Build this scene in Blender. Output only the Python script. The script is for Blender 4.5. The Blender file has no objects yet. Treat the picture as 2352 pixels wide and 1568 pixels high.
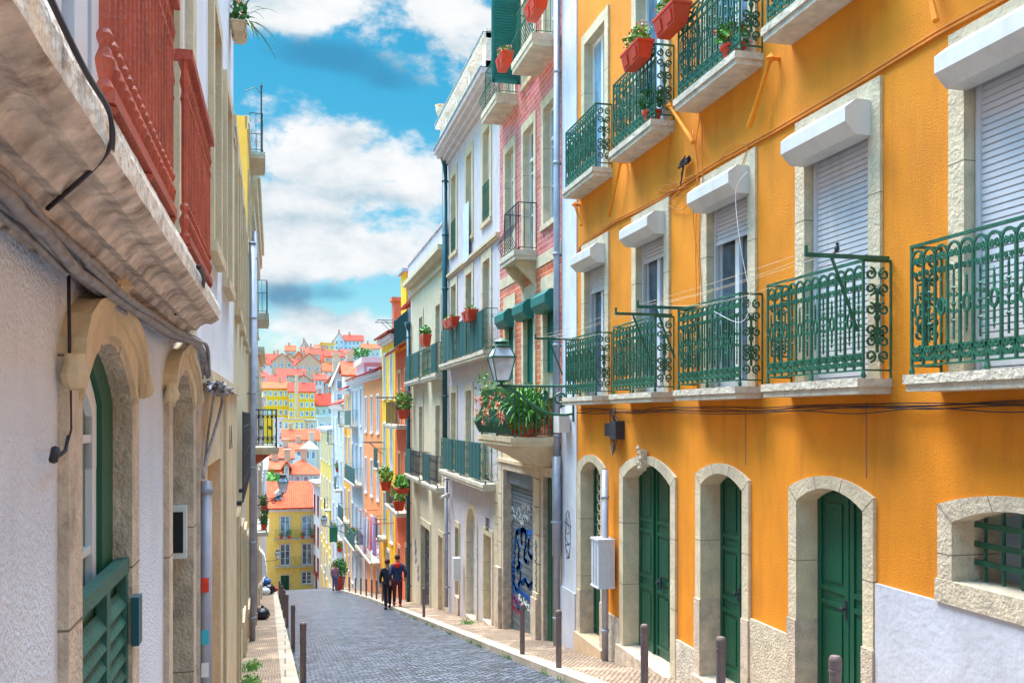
import bpy, bmesh, math, random
from mathutils import Vector, Matrix
R = math.radians
sc = bpy.context.scene
col = sc.collection
rng = random.Random(7)
# ------------------------------------------------------------------ camera (eye height is Z = 0, street runs along +Y)
FP = 2100.0; HOR = 955.0; TH = math.atan(521/2100)
SN, CS = math.sin(TH), math.cos(TH)
cd = bpy.data.cameras.new('camera'); cam = bpy.data.objects.new('camera', cd); col.objects.link(cam)
cam.location = (0, 0, 0); cam.rotation_euler = (R(90), 0, -TH)
cd.sensor_width = 36; cd.lens = FP/2352*36; cd.shift_y = (HOR-784)/2352
cd.clip_start = .05; cd.clip_end = 3000
sc.camera = cam
sc.view_settings.view_transform = 'Standard'; sc.view_settings.look = 'None'
sc.view_settings.exposure = 2.3
sc.cycles.diffuse_bounces = 7; sc.cycles.max_bounces = 12; sc.view_settings.gamma = 1
SUN_EL, SUN_AZ = R(70), R(-18)        # azimuth from +Y towards +X
def dirpx(px, py):
    u = (px-1176)/FP; v = (HOR-py)/FP
    return Vector((SN+u*CS, CS-u*SN, v))
# ------------------------------------------------------------------ world: Nishita sky with broken cloud
w = bpy.data.worlds.new("World"); sc.world = w; w.use_nodes = True
nt = w.node_tree; N = nt.nodes; Lk = nt.links
for n in list(N): N.remove(n)
def nd(t, **k):
    n = N.new(t)
    for a, b in k.items(): setattr(n, a, b)
    return n
def mth(op, a, b=None, c=None, clamp=False):
    n = nd('ShaderNodeMath', operation=op, use_clamp=clamp)
    for i, x in enumerate((a, b, c)):
        if x is None: continue
        if isinstance(x, (int, float)): n.inputs[i].default_value = x
        else: Lk.new(x, n.inputs[i])
    return n.outputs[0]
out = nd('ShaderNodeOutputWorld'); bg = nd('ShaderNodeBackground'); bg.inputs[1].default_value = .054
Lk.new(bg.outputs[0], out.inputs[0])
sky = nd('ShaderNodeTexSky', sky_type='NISHITA'); sky.sun_disc = False
sky.sun_elevation = SUN_EL; sky.sun_rotation = SUN_AZ; sky.dust_density = .5; sky.ozone_density = 2.0
hs = nd('ShaderNodeHueSaturation'); hs.inputs['Hue'].default_value = .465; hs.inputs['Saturation'].default_value = 1.5; hs.inputs['Value'].default_value = .50
Lk.new(sky.outputs[0], hs.inputs['Color'])
tc = nd('ShaderNodeTexCoord'); sp = nd('ShaderNodeSeparateXYZ'); Lk.new(tc.outputs['Generated'], sp.inputs[0])
yy = mth('MAXIMUM', mth('ABSOLUTE', sp.outputs[1]), .08)
A = mth('DIVIDE', sp.outputs[0], yy); B = mth('DIVIDE', sp.outputs[2], yy)
cv = nd('ShaderNodeCombineXYZ'); Lk.new(A, cv.inputs[0]); Lk.new(B, cv.inputs[1])
def noise(scale, det=6, rough=.55, vec=None, dist=0, off=(0, 0, 0), sy=1.0):
    m = nd('ShaderNodeMapping'); m.inputs['Location'].default_value = off; m.inputs['Scale'].default_value = (1, sy, 1)
    Lk.new(vec or cv.outputs[0], m.inputs[0])
    n = nd('ShaderNodeTexNoise'); n.inputs['Scale'].default_value = scale; n.inputs['Detail'].default_value = det
    n.inputs['Roughness'].default_value = rough; n.inputs['Distortion'].default_value = dist
    Lk.new(m.outputs[0], n.inputs['Vector']); return n.outputs[0]
def blobs(lst):
    tot = None
    for (px, py, rx, ry, k) in lst:
        d = dirpx(px, py); a0 = d.x/d.y; b0 = d.z/d.y
        da = mth('MULTIPLY', mth('SUBTRACT', A, a0), FP/rx); db = mth('MULTIPLY', mth('SUBTRACT', B, b0), FP/ry)
        q = mth('ADD', mth('MULTIPLY', da, da), mth('MULTIPLY', db, db))
        g = mth('MULTIPLY', mth('POWER', 2.718, mth('MULTIPLY', q, -1.0)), k)
        tot = g if tot is None else mth('ADD', tot, g)
    return tot
white = blobs([(760, 320, 110, 70, 1), (690, 400, 120, 80, .9), (860, 390, 120, 60, .9), (960, 420, 120, 60, .9), (640, 480, 120, 45, .7), (820, 500, 160, 40, .7),
    (900, 10, 380, 70, 1.2), (1080, 60, 110, 60, 1), (660, 30, 110, 60, .8), (880, 610, 140, 60, 1.2), (680, 565, 140, 60, 1.2), (640, 610, 90, 60, .9), (780, 580, 160, 50, .8),
    (760, 740, 240, 45, 1.0), (960, 560, 90, 40, .6), (1000, 160, 60, 30, .35), (860, 800, 200, 40, .5)])
dark = blobs([(740, 125, 150, 48, 1), (900, 190, 110, 40, .7), (860, 450, 150, 30, .45), (720, 670, 170, 28, .8), (560, 700, 200, 30, .5), (700, 500, 110, 22, .35)])
n1 = noise(7.5, 9, .6, dist=.2, sy=1.5); n2 = noise(14, 8, .62, off=(3, 1, 0), sy=1.3)
base = mth('ADD', mth('MULTIPLY', white, .60), mth('ADD', mth('MULTIPLY', mth('SUBTRACT', n1, .5), 2.9), mth('MULTIPLY', mth('SUBTRACT', n2, .5), 1.6)))
# away from the street axis, ordinary broken cloud
mr = nd('ShaderNodeMapRange', interpolation_type='SMOOTHSTEP'); mr.inputs[1].default_value = .12; mr.inputs[2].default_value = .66
Lk.new(base, mr.inputs[0])
sh = nd('ShaderNodeMapRange', interpolation_type='SMOOTHSTEP'); sh.inputs[1].default_value = .1; sh.inputs[2].default_value = 1.05
Lk.new(mth('ADD', mth('MULTIPLY', dark, .9), mth('MULTIPLY', mth('SUBTRACT', noise(11, 8, .62, off=(1, 5, 0), sy=1.7), .30), 1.5)), sh.inputs[0])
cc = nd('ShaderNodeMix', data_type='RGBA'); cc.inputs[6].default_value = (3.7, 3.75, 3.8, 1); cc.inputs[7].default_value = (1.15, 1.9, 2.4, 1)
Lk.new(sh.outputs[0], cc.inputs[0])
mx = nd('ShaderNodeMix', data_type='RGBA'); Lk.new(mr.outputs[0], mx.inputs[0]); Lk.new(hs.outputs[0], mx.inputs[6]); Lk.new(cc.outputs[2], mx.inputs[7])
dk = nd('ShaderNodeMix', data_type='RGBA'); dk.inputs[7].default_value = (.22, .95, 1.75, 1)
dkm = nd('ShaderNodeMapRange', interpolation_type='SMOOTHSTEP'); dkm.inputs[1].default_value = .35; dkm.inputs[2].default_value = .95
Lk.new(mth('ADD', dark, mth('MULTIPLY', mth('SUBTRACT', n2, .5), 1.0)), dkm.inputs[0]); Lk.new(mth('MULTIPLY', dkm.outputs[0], .6), dk.inputs[0])
Lk.new(mx.outputs[2], dk.inputs[6])
# added gain: sky above the frame is boosted to light the street walls
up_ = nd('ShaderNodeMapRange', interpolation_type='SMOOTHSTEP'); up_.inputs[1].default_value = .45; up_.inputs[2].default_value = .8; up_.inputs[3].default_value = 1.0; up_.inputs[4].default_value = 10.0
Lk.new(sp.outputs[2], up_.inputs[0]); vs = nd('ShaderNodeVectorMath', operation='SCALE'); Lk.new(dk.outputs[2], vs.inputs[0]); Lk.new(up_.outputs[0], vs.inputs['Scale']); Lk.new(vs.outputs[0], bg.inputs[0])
# ------------------------------------------------------------------ sun (soft: it shines through thin cloud)
sd = bpy.data.lights.new('sun', 'SUN'); sd.energy = 3.0; sd.angle = R(46); sd.color = (1, .95, .87)
so = bpy.data.objects.new('sun', sd); col.objects.link(so)
sdir = Vector((math.sin(SUN_AZ)*math.cos(SUN_EL), math.cos(SUN_AZ)*math.cos(SUN_EL), math.sin(SUN_EL)))
so.rotation_euler = sdir.to_track_quat('Z', 'Y').to_euler(); so.location = (0, 0, 40)
# ------------------------------------------------------------------ materials
def material(name):
    m = bpy.data.materials.new(name); m.use_nodes = True
    return m, m.node_tree, m.node_tree.nodes['Principled BSDF']
def mat(name, c, rough=.7, metal=0, var=.12, scale=3.0, bump=0.0, bscale=40.0, stain=None, sscale=.8, samt=.5, spec=.4, sthr=.55, coat=0, streak=1.0, dirt=0):
    m, t, b = material(name)
    b.inputs['Roughness'].default_value = rough; b.inputs['Metallic'].default_value = metal
    b.inputs['Specular IOR Level'].default_value = spec
    if coat: b.inputs['Coat Weight'].default_value = coat
    tcn = t.nodes.new('ShaderNodeTexCoord')
    mp = t.nodes.new('ShaderNodeMapping'); t.links.new(tcn.outputs['Object'], mp.inputs[0]); mp.inputs['Scale'].default_value = (1, 1, streak)
    n = t.nodes.new('ShaderNodeTexNoise'); n.inputs['Scale'].default_value = scale; n.inputs['Detail'].default_value = 6
    t.links.new(mp.outputs[0], n.inputs['Vector'])
    r = t.nodes.new('ShaderNodeMapRange'); r.inputs[1].default_value = .3; r.inputs[2].default_value = .7; t.links.new(n.outputs[0], r.inputs[0])
    mxn = t.nodes.new('ShaderNodeMix'); mxn.data_type = 'RGBA'; t.links.new(r.outputs[0], mxn.inputs[0])
    mxn.inputs[6].default_value = tuple(max(0, x*(1-var)) for x in c)+(1,); mxn.inputs[7].default_value = tuple(min(1, x*(1+var)) for x in c)+(1,)
    o = mxn.outputs[2]
    if stain:
        n2 = t.nodes.new('ShaderNodeTexNoise'); n2.inputs['Scale'].default_value = sscale; n2.inputs['Detail'].default_value = 10; n2.inputs['Roughness'].default_value = .68
        t.links.new(mp.outputs[0], n2.inputs['Vector'])
        r2 = t.nodes.new('ShaderNodeMapRange'); r2.inputs[1].default_value = sthr; r2.inputs[2].default_value = sthr+.17; r2.inputs[4].default_value = samt
        t.links.new(n2.outputs[0], r2.inputs[0])
        m2 = t.nodes.new('ShaderNodeMix'); m2.data_type = 'RGBA'; t.links.new(r2.outputs[0], m2.inputs[0]); t.links.new(o, m2.inputs[6]); m2.inputs[7].default_value = tuple(stain)+(1,)
        o = m2.outputs[2]
    if dirt:
        m3 = t.nodes.new('ShaderNodeMapping'); t.links.new(tcn.outputs['Object'], m3.inputs[0]); m3.inputs['Scale'].default_value = (1, 1, .16)
        n4 = t.nodes.new('ShaderNodeTexNoise'); n4.inputs['Scale'].default_value = 3.2; n4.inputs['Detail'].default_value = 9; n4.inputs['Roughness'].default_value = .7; t.links.new(m3.outputs[0], n4.inputs['Vector'])
        r4 = t.nodes.new('ShaderNodeMapRange'); r4.inputs[1].default_value = .5; r4.inputs[2].default_value = .74; r4.inputs[4].default_value = dirt; t.links.new(n4.outputs[0], r4.inputs[0])
        m4 = t.nodes.new('ShaderNodeMix'); m4.data_type = 'RGBA'; t.links.new(r4.outputs[0], m4.inputs[0]); t.links.new(o, m4.inputs[6]); m4.inputs[7].default_value = (c[0]*.55, c[1]*.5, c[2]*.5+.01, 1); o = m4.outputs[2]
    t.links.new(o, b.inputs['Base Color'])
    if bump:
        n3 = t.nodes.new('ShaderNodeTexNoise'); n3.inputs['Scale'].default_value = bscale; n3.inputs['Detail'].default_value = 5
        t.links.new(tcn.outputs['Object'], n3.inputs['Vector'])
        bp = t.nodes.new('ShaderNodeBump'); bp.inputs['Strength'].default_value = bump; bp.inputs['Distance'].default_value = .02
        t.links.new(n3.outputs[0], bp.inputs['Height']); t.links.new(bp.outputs[0], b.inputs['Normal'])
    return m
def brickmat(name, axes, c1, c2, mortar, bw, bh, msize=.01, rough=.5, bump=.5, offset=.5, squash=1, noise_amt=.3, spec=.4, bias=0, distort=0.0, patch=None):
    m, t, b = material(name); b.inputs['Roughness'].default_value = rough; b.inputs['Specular IOR Level'].default_value = spec
    tcn = t.nodes.new('ShaderNodeTexCoord'); s = t.nodes.new('ShaderNodeSeparateXYZ'); c = t.nodes.new('ShaderNodeCombineXYZ')
    src = tcn.outputs['Object']
    if distort:
        dn = t.nodes.new('ShaderNodeTexNoise'); dn.inputs['Scale'].default_value = 3.0; dn.inputs['Detail'].default_value = 3; t.links.new(src, dn.inputs['Vector'])
        va = t.nodes.new('ShaderNodeVectorMath'); va.operation = 'SCALE'; va.inputs['Scale'].default_value = distort; t.links.new(dn.outputs['Color'], va.inputs[0])
        vb = t.nodes.new('ShaderNodeVectorMath'); vb.operation = 'ADD'; t.links.new(src, vb.inputs[0]); t.links.new(va.outputs[0], vb.inputs[1]); src = vb.outputs[0]
    t.links.new(src, s.inputs[0])
    t.links.new(s.outputs[axes[0]], c.inputs[0]); t.links.new(s.outputs[axes[1]], c.inputs[1])
    bt = t.nodes.new('ShaderNodeTexBrick'); t.links.new(c.outputs[0], bt.inputs['Vector'])
    bt.offset = offset; bt.squash = squash; bt.inputs['Scale'].default_value = 1; bt.inputs['Brick Width'].default_value = bw; bt.inputs['Row Height'].default_value = bh
    bt.inputs['Mortar Size'].default_value = msize; bt.inputs['Mortar Smooth'].default_value = .3; bt.inputs['Bias'].default_value = bias
    bt.inputs['Color1'].default_value = tuple(c1)+(1,); bt.inputs['Color2'].default_value = tuple(c2)+(1,); bt.inputs['Mortar'].default_value = tuple(mortar)+(1,)
    n = t.nodes.new('ShaderNodeTexNoise'); n.inputs['Scale'].default_value = 1.3; n.inputs['Detail'].default_value = 8; n.inputs['Roughness'].default_value = .65; t.links.new(tcn.outputs['Object'], n.inputs['Vector'])
    r = t.nodes.new('ShaderNodeMapRange'); r.inputs[1].default_value = .3; r.inputs[2].default_value = .7; r.inputs[3].default_value = 1-noise_amt; r.inputs[4].default_value = 1+noise_amt; t.links.new(n.outputs[0], r.inputs[0])
    mm = t.nodes.new('ShaderNodeVectorMath'); mm.operation = 'SCALE'; t.links.new(bt.outputs['Color'], mm.inputs[0]); t.links.new(r.outputs[0], mm.inputs['Scale'])
    o = mm.outputs[0]
    if patch:
        pr = t.nodes.new('ShaderNodeMapRange'); pr.inputs[1].default_value = .54; pr.inputs[2].default_value = .66; t.links.new(n.outputs[0], pr.inputs[0])
        pm = t.nodes.new('ShaderNodeMix'); pm.data_type = 'RGBA'; t.links.new(pr.outputs[0], pm.inputs[0]); t.links.new(o, pm.inputs[6]); pm.inputs[7].default_value = tuple(patch)+(1,); o = pm.outputs[2]
    t.links.new(o, b.inputs['Base Color'])
    bp = t.nodes.new('ShaderNodeBump'); bp.inputs['Strength'].default_value = bump; bp.inputs['Distance'].default_value = .012; bp.invert = True
    n2 = t.nodes.new('ShaderNodeTexNoise'); n2.inputs['Scale'].default_value = 30; n2.inputs['Detail'].default_value = 4; t.links.new(tcn.outputs['Object'], n2.inputs['Vector'])
    ad = t.nodes.new('ShaderNodeMath'); ad.operation = 'MULTIPLY_ADD'; t.links.new(n2.outputs[0], ad.inputs[0]); ad.inputs[1].default_value = .6; t.links.new(bt.outputs['Fac'], ad.inputs[2])
    t.links.new(ad.outputs[0], bp.inputs['Height']); t.links.new(bp.outputs[0], b.inputs['Normal'])
    return m
def rooftile(name, c, ax=0, f=4.5):
    m, t, b = material(name); b.inputs['Roughness'].default_value = .8
    tcn = t.nodes.new('ShaderNodeTexCoord')
    wv = t.nodes.new('ShaderNodeTexWave'); wv.bands_direction = 'XYZ'[ax]; wv.inputs['Scale'].default_value = f*.314; wv.inputs['Distortion'].default_value = .3
    t.links.new(tcn.outputs['Object'], wv.inputs[0])
    w2 = t.nodes.new('ShaderNodeTexWave'); w2.bands_direction = 'Z'; w2.wave_profile = 'SAW'; w2.inputs['Scale'].default_value = 1.6; t.links.new(tcn.outputs['Object'], w2.inputs[0])
    n = t.nodes.new('ShaderNodeTexNoise'); n.inputs['Scale'].default_value = 1.7; n.inputs['Detail'].default_value = 8; t.links.new(tcn.outputs['Object'], n.inputs[0])
    r = t.nodes.new('ShaderNodeMapRange'); r.inputs[1].default_value = .35; r.inputs[2].default_value = .65; t.links.new(n.outputs[0], r.inputs[0])
    mxn = t.nodes.new('ShaderNodeMix'); mxn.data_type = 'RGBA'; t.links.new(r.outputs[0], mxn.inputs[0])
    mxn.inputs[6].default_value = (c[0]*.75, c[1]*.7, c[2]*.7, 1); mxn.inputs[7].default_value = (min(1, c[0]*1.2), c[1]*1.25, c[2]*1.3, 1)
    t.links.new(mxn.outputs[2], b.inputs['Base Color'])
    ad = t.nodes.new('ShaderNodeMath'); ad.operation = 'ADD'; t.links.new(wv.outputs[1], ad.inputs[0]); t.links.new(w2.outputs[1], ad.inputs[1])
    bp = t.nodes.new('ShaderNodeBump'); bp.inputs['Distance'].default_value = .08; bp.inputs['Strength'].default_value = .8; t.links.new(ad.outputs[0], bp.inputs['Height']); t.links.new(bp.outputs[0], b.inputs['Normal'])
    return m
def glassmat(name, c, rough=.08):
    m, t, b = material(name); b.inputs['Roughness'].default_value = rough; b.inputs['Specular IOR Level'].default_value = .9
    tcn = t.nodes.new('ShaderNodeTexCoord'); n = t.nodes.new('ShaderNodeTexNoise'); n.inputs['Scale'].default_value = 1.6; n.inputs['Detail'].default_value = 3
    t.links.new(tcn.outputs['Object'], n.inputs[0]); r = t.nodes.new('ShaderNodeMapRange'); r.inputs[1].default_value = .42; r.inputs[2].default_value = .6; t.links.new(n.outputs[0], r.inputs[0])
    mxn = t.nodes.new('ShaderNodeMix'); mxn.data_type = 'RGBA'; t.links.new(r.outputs[0], mxn.inputs[0])
    mxn.inputs[6].default_value = tuple(c)+(1,); mxn.inputs[7].default_value = (c[0]*2+.06, c[1]*2+.08, c[2]*2+.1, 1); t.links.new(mxn.outputs[2], b.inputs['Base Color'])
    return m
M = {}
M['orange'] = mat('orange_plaster', (.78, .26, .010), .85, var=.20, scale=.9, bump=.35, bscale=60, stain=(.70, .22, .012), sscale=1.1, samt=.6, streak=.7, dirt=.5)
M['white'] = mat('white_plaster', (.66, .63, .66), .85, var=.06, bump=.5, bscale=38, stain=(.60, .58, .62), sscale=.9, samt=.45, dirt=0.3)
M['leftwhite'] = mat('lavender_white_render', (.80, .82, .90), .9, var=.05, bump=1, bscale=70, stain=(.64, .60, .70), sscale=.8, samt=.35, dirt=0.25)
M['whitestrip'] = mat('whitewash', (.66, .67, .74), .85, var=.06, bump=.4, stain=(.55, .52, .5), sscale=1.3, samt=.6, dirt=0.4)
M['plinthwhite'] = mat('whitewashed_plinth', (.56, .56, .62), .9, var=.1, scale=2, bump=.4, bscale=14, stain=(.45, .46, .58), sscale=1.0, samt=.55, dirt=0.4)
M['plinthstone'] = mat('worn_plinth_stone', (.58, .50, .40), .9, var=.25, scale=6, bump=1, bscale=30, stain=(.25, .2, .16), sscale=2.5, samt=.7)
M['marble'] = mat('pale_limestone', (.66, .54, .37), .8, var=.14, scale=5, bump=.7, bscale=28, stain=(.36, .30, .24), sscale=3.2, samt=.6, dirt=0.35)
M['marblespeck'] = mat('speckled_limestone', (.62, .51, .37), .85, var=.2, scale=9, bump=.9, bscale=34, stain=(.25, .22, .24), sscale=7, samt=.7)
M['beige'] = mat('beige_stone', (.66, .52, .34), .85, var=.15, scale=4, bump=.6, bscale=30, stain=(.30, .19, .10), sscale=2, samt=.6, streak=.5, dirt=0.5)
M['jamb'] = mat('rough_jamb_stone', (.62, .49, .37), .9, var=.2, scale=8, bump=1, bscale=45, stain=(.25, .18, .13), sscale=3.2, samt=.7)
M['slab'] = mat('weathered_slab_stone', (.60, .53, .42), .85, var=.2, scale=7, bump=1, bscale=22, stain=(.30, .25, .16), sscale=3.5, samt=.7, dirt=0.5)
M['oldslab'] = mat('stained_old_stone', (.62, .50, .41), .95, var=.45, scale=9, bump=1, bscale=24, stain=(.12, .045, .03), sscale=5, samt=.85, sthr=.52)
M['oldface'] = mat('flaking_pale_fascia', (.80, .74, .66), .95, var=.2, scale=14, bump=1, bscale=30, stain=(.20, .09, .07), sscale=9, samt=.75, sthr=.55)
M['cream'] = mat('cream_plaster', (.66, .56, .38), .85, var=.08, bump=.4, stain=(.6, .5, .36), sscale=.9, dirt=0.4)
M['pinkwhite'] = mat('pinkish_white_plaster', (.60, .54, .57), .85, var=.07, bump=.4, stain=(.58, .5, .5), sscale=.9, samt=.5, dirt=0.4)
M['red'] = mat('salmon_red_plaster', (.76, .13, .04), .85, var=.12, bump=.4, stain=(.8, .3, .14), sscale=.7, dirt=0.4)
M['yellow'] = mat('strong_yellow_plaster', (.88, .50, .01), .85, var=.1, bump=.3, stain=(.8, .4, .03), sscale=.9, dirt=0.3)
M['peach'] = mat('peach_plaster', (.86, .30, .10), .85, var=.07, bump=.3, dirt=0.3)
M['amber'] = mat('amber_plaster', (.85, .36, .03), .85, var=.07, bump=.3)
M['skywhite'] = mat('cool_white_plaster', (.56, .57, .59), .85, var=.08, bump=.3, dirt=0.3)
M['limeyellow'] = mat('lime_yellow_plaster', (.76, .54, .12), .85, var=.08, bump=.3)
M['amberyellow'] = mat('warm_yellow_plaster', (.84, .47, .08), .85, var=.08, bump=.3, stain=(.7, .4, .15), sscale=.8)
M['mortar'] = mat('dark_mortar', (.20, .15, .11), .9)
M['paleyellow'] = mat('pale_yellow_plaster', (.86, .60, .15), .85, var=.06, bump=.3, dirt=0.3)
M['lemon'] = mat('lemon_plaster', (.80, .46, .015), .85, var=.06)
M['paleblue'] = mat('pale_blue_plaster', (.50, .66, .80), .85, var=.06)
M['blue'] = mat('blue_plaster', (.22, .42, .62), .85, var=.06)
M['lilac'] = mat('lilac_plaster', (.42, .36, .44), .85, var=.06)
M['farbeige'] = mat('far_beige_plaster', (.58, .43, .32), .85, var=.06)
M['brownred'] = mat('brown_red_plaster', (.42, .16, .10), .85, var=.06)
M['tile'] = brickmat('pink_facade_tiles', (1, 2), (.62, .075, .06), (.74, .22, .20), (.76, .46, .40), .23, .115, .012, .35, .5, noise_amt=.3, distort=.02, patch=(.58, .17, .24))
M['tilered'] = brickmat('brick_red_facade_tiles', (1, 2), (.64, .08, .03), (.74, .19, .08), (.74, .50, .36), .26, .125, .010, .4, .5, noise_amt=.22, distort=.015)
M['road'] = brickmat('basalt_setts', (0, 1), (.028, .038, .062), (.15, .185, .25), (.006, .008, .014), .15, .11, .02, .38, 1, noise_amt=.45, spec=.8, distort=.10)
M['pave'] = brickmat('limestone_calcada', (0, 1), (.31, .22, .15), (.43, .32, .225), (.11, .065, .045), .085, .08, .013, .75, .9, noise_amt=.3, distort=.08, patch=(.52, .36, .24))
M['kerb'] = brickmat('kerb_stone', (0, 1), (.36, .30, .23), (.45, .39, .31), (.12, .10, .09), 9, .95, .012, .8, .8, noise_amt=.25)
M['green'] = mat('green_iron_paint', (.014, .105, .062), .42, var=.3, scale=8, bump=.2, spec=.5, stain=(.05, .26, .16), sscale=5, samt=.5)
M['greendoor'] = mat('green_door_paint', (.008, .085, .045), .38, var=.22, scale=2, bump=.15, bscale=15, stain=(.03, .105, .075), sscale=3.8, samt=.55, streak=.22, dirt=0.5)
M['greenlouvre'] = mat('worn_green_louvre_paint', (.035, .125, .095), .5, var=.2, scale=6, bump=.3, stain=(.09, .20, .16), sscale=3, samt=.5)
M['teal'] = mat('teal_paint', (.012, .15, .13), .5, var=.15, scale=3)
M['tealpipe'] = mat('dark_teal_pipe', (.015, .09, .12), .4, var=.2)
M['darkiron'] = mat('dark_iron', (.03, .035, .05), .5, var=.3, scale=9)
M['redwood'] = mat('oxide_red_paint', (.40, .075, .04), .55, var=.25, scale=6, bump=.4, bscale=60, stain=(.55, .18, .10), sscale=5, samt=.5)
M['ironbrown'] = mat('bollard_iron', (.17, .12, .115), .5, var=.2, scale=12, metal=.2)
M['frame'] = mat('white_joinery', (.80, .80, .82), .4, var=.05, dirt=0.2)
M['bluegrey'] = mat('bluegrey_joinery', (.34, .42, .52), .5, var=.1)
M['shutter'] = mat('shutter_slats', (.66, .65, .68), .45, var=.05, stain=(.42, .38, .36), sscale=1.6, samt=.55, sthr=.58, dirt=0.35)
M['shutterbox'] = mat('shutter_box_paint', (.66, .64, .61), .5, var=.06, stain=(.60, .54, .45), sscale=2, samt=.4, dirt=0.4)
M['greensheet'] = mat('green_screen_cloth', (.008, .085, .085), .6, var=.3, scale=10)
M['pipe'] = mat('grey_drainpipe', (.36, .36, .42), .4, var=.15, scale=4, metal=.2, dirt=0.4)
M['cable'] = mat('grey_cable', (.26, .235, .24), .6, var=.3, scale=20)
M['blackcable'] = mat('black_cable', (.03, .022, .03), .5)
M['orangecable'] = mat('painted_over_cable', (.62, .22, .03), .7)
M['terracotta'] = mat('red_plastic_planter', (.60, .05, .015), .45, var=.12)
M['leaf'] = mat('leaf_green', (.11, .30, .03), .5, var=.45, scale=14)
M['leaf2'] = mat('dark_leaf_green', (.05, .20, .035), .5, var=.5, scale=14)
M['grass'] = mat('weed_green', (.10, .26, .04), .6, var=.4, scale=10)
M['coral'] = mat('coral_petals', (.85, .28, .16), .6, var=.3, scale=16)
M['redflower'] = mat('red_petals', (.72, .05, .02), .6, var=.3, scale=16)
M['roofdull'] = rooftile('dull_brown_roof_tiles', (.38, .075, .028), 0, 3); M['rooforange'] = rooftile('sunny_orange_roof_tiles', (.58, .085, .012), 0, 3)
M['darkglass'] = mat('dim_green_glass', (.13, .20, .19), .35, var=.3, scale=2, spec=.2)
M['roof'] = rooftile('orange_roof_tiles', (.60, .065, .010)); M['roofy'] = rooftile('orange_roof_tiles_side', (.76, .18, .06), 1)
M['roofred'] = rooftile('red_roof_tiles', (.50, .030, .006), 0, 3)
M['glass'] = glassmat('window_glass', (.04, .06, .085)); M['glassblue'] = glassmat('sky_window_glass', (.10, .20, .30)); M['lampglass'] = glassmat('lantern_glass', (.42, .42, .46), .2)
M['dark'] = mat('dark_recess', (.02, .02, .022), .8); M['greymetal'] = mat('grey_meter_box', (.56, .58, .64), .5, var=.1, stain=(.3, .28, .28), sscale=3)
M['garage'] = mat('garage_shutter_metal', (.13, .16, .18), .5, var=.18, scale=2, metal=.2)
M['skin'] = mat('skin', (.50, .25, .16), .6); M['hair'] = mat('brown_hair', (.07, .025, .015), .7)
M['navy'] = mat('navy_jacket', (.018, .025, .085), .8, var=.2, scale=12, bump=.3); M['black'] = mat('black_cloth', (.015, .014, .025), .8)
M['maroon'] = mat('maroon_trousers', (.09, .012, .02), .8); M['redcloth'] = mat('red_cloth', (.62, .02, .015), .7); M['mauve'] = mat('mauve_coat', (.34, .17, .24), .8); M['denim'] = mat('blue_jeans', (.06, .12, .32), .8)
M['bag'] = mat('black_bin_bag', (.012, .012, .022), .25, bump=1, bscale=12); M['whitebag'] = mat('white_carrier_bag', (.6, .62, .62), .4, bump=.8, bscale=15); M['bluebag'] = mat('blue_bag', (.04, .13, .34), .4, bump=.8)
M['lilaccloth'] = mat('lilac_laundry', (.48, .34, .72), .8); M['pinkcloth'] = mat('pink_laundry', (.75, .25, .42), .8); M['whitecloth'] = mat('white_sheet', (.72, .80, .84), .8); M['banner'] = mat('green_banner', (.03, .22, .12), .7)
M['gblue'] = mat('blue_spray_paint', (.02, .20, .80), .5, var=.2); M['gwhite'] = mat('pale_spray_paint', (.72, .80, .84), .5); M['gpink'] = mat('pink_spray_paint', (.70, .05, .16), .5); M['gblack'] = mat('black_spray_paint', (.05, .035, .05), .5)
M['gpurple'] = mat('purple_spray_paint', (.22, .12, .50), .5); M['gcyan'] = mat('cyan_spray_paint', (.05, .48, .62), .5)
M['ground'] = mat('earth_and_scrub', (.26, .24, .15), .95, var=.3, scale=.2, stain=(.10, .20, .05), sscale=.05, samt=.8); M['bark'] = mat('bark', (.12, .08, .05), .9)
M['stepstone'] = mat('warm_step_stone', (.66, .45, .28), .8, var=.12, bump=.3)
M['peachpanel'] = mat('peach_panel', (.72, .42, .22), .7, var=.12, stain=(.5, .22, .08), sscale=1.5, streak=.4)
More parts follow.
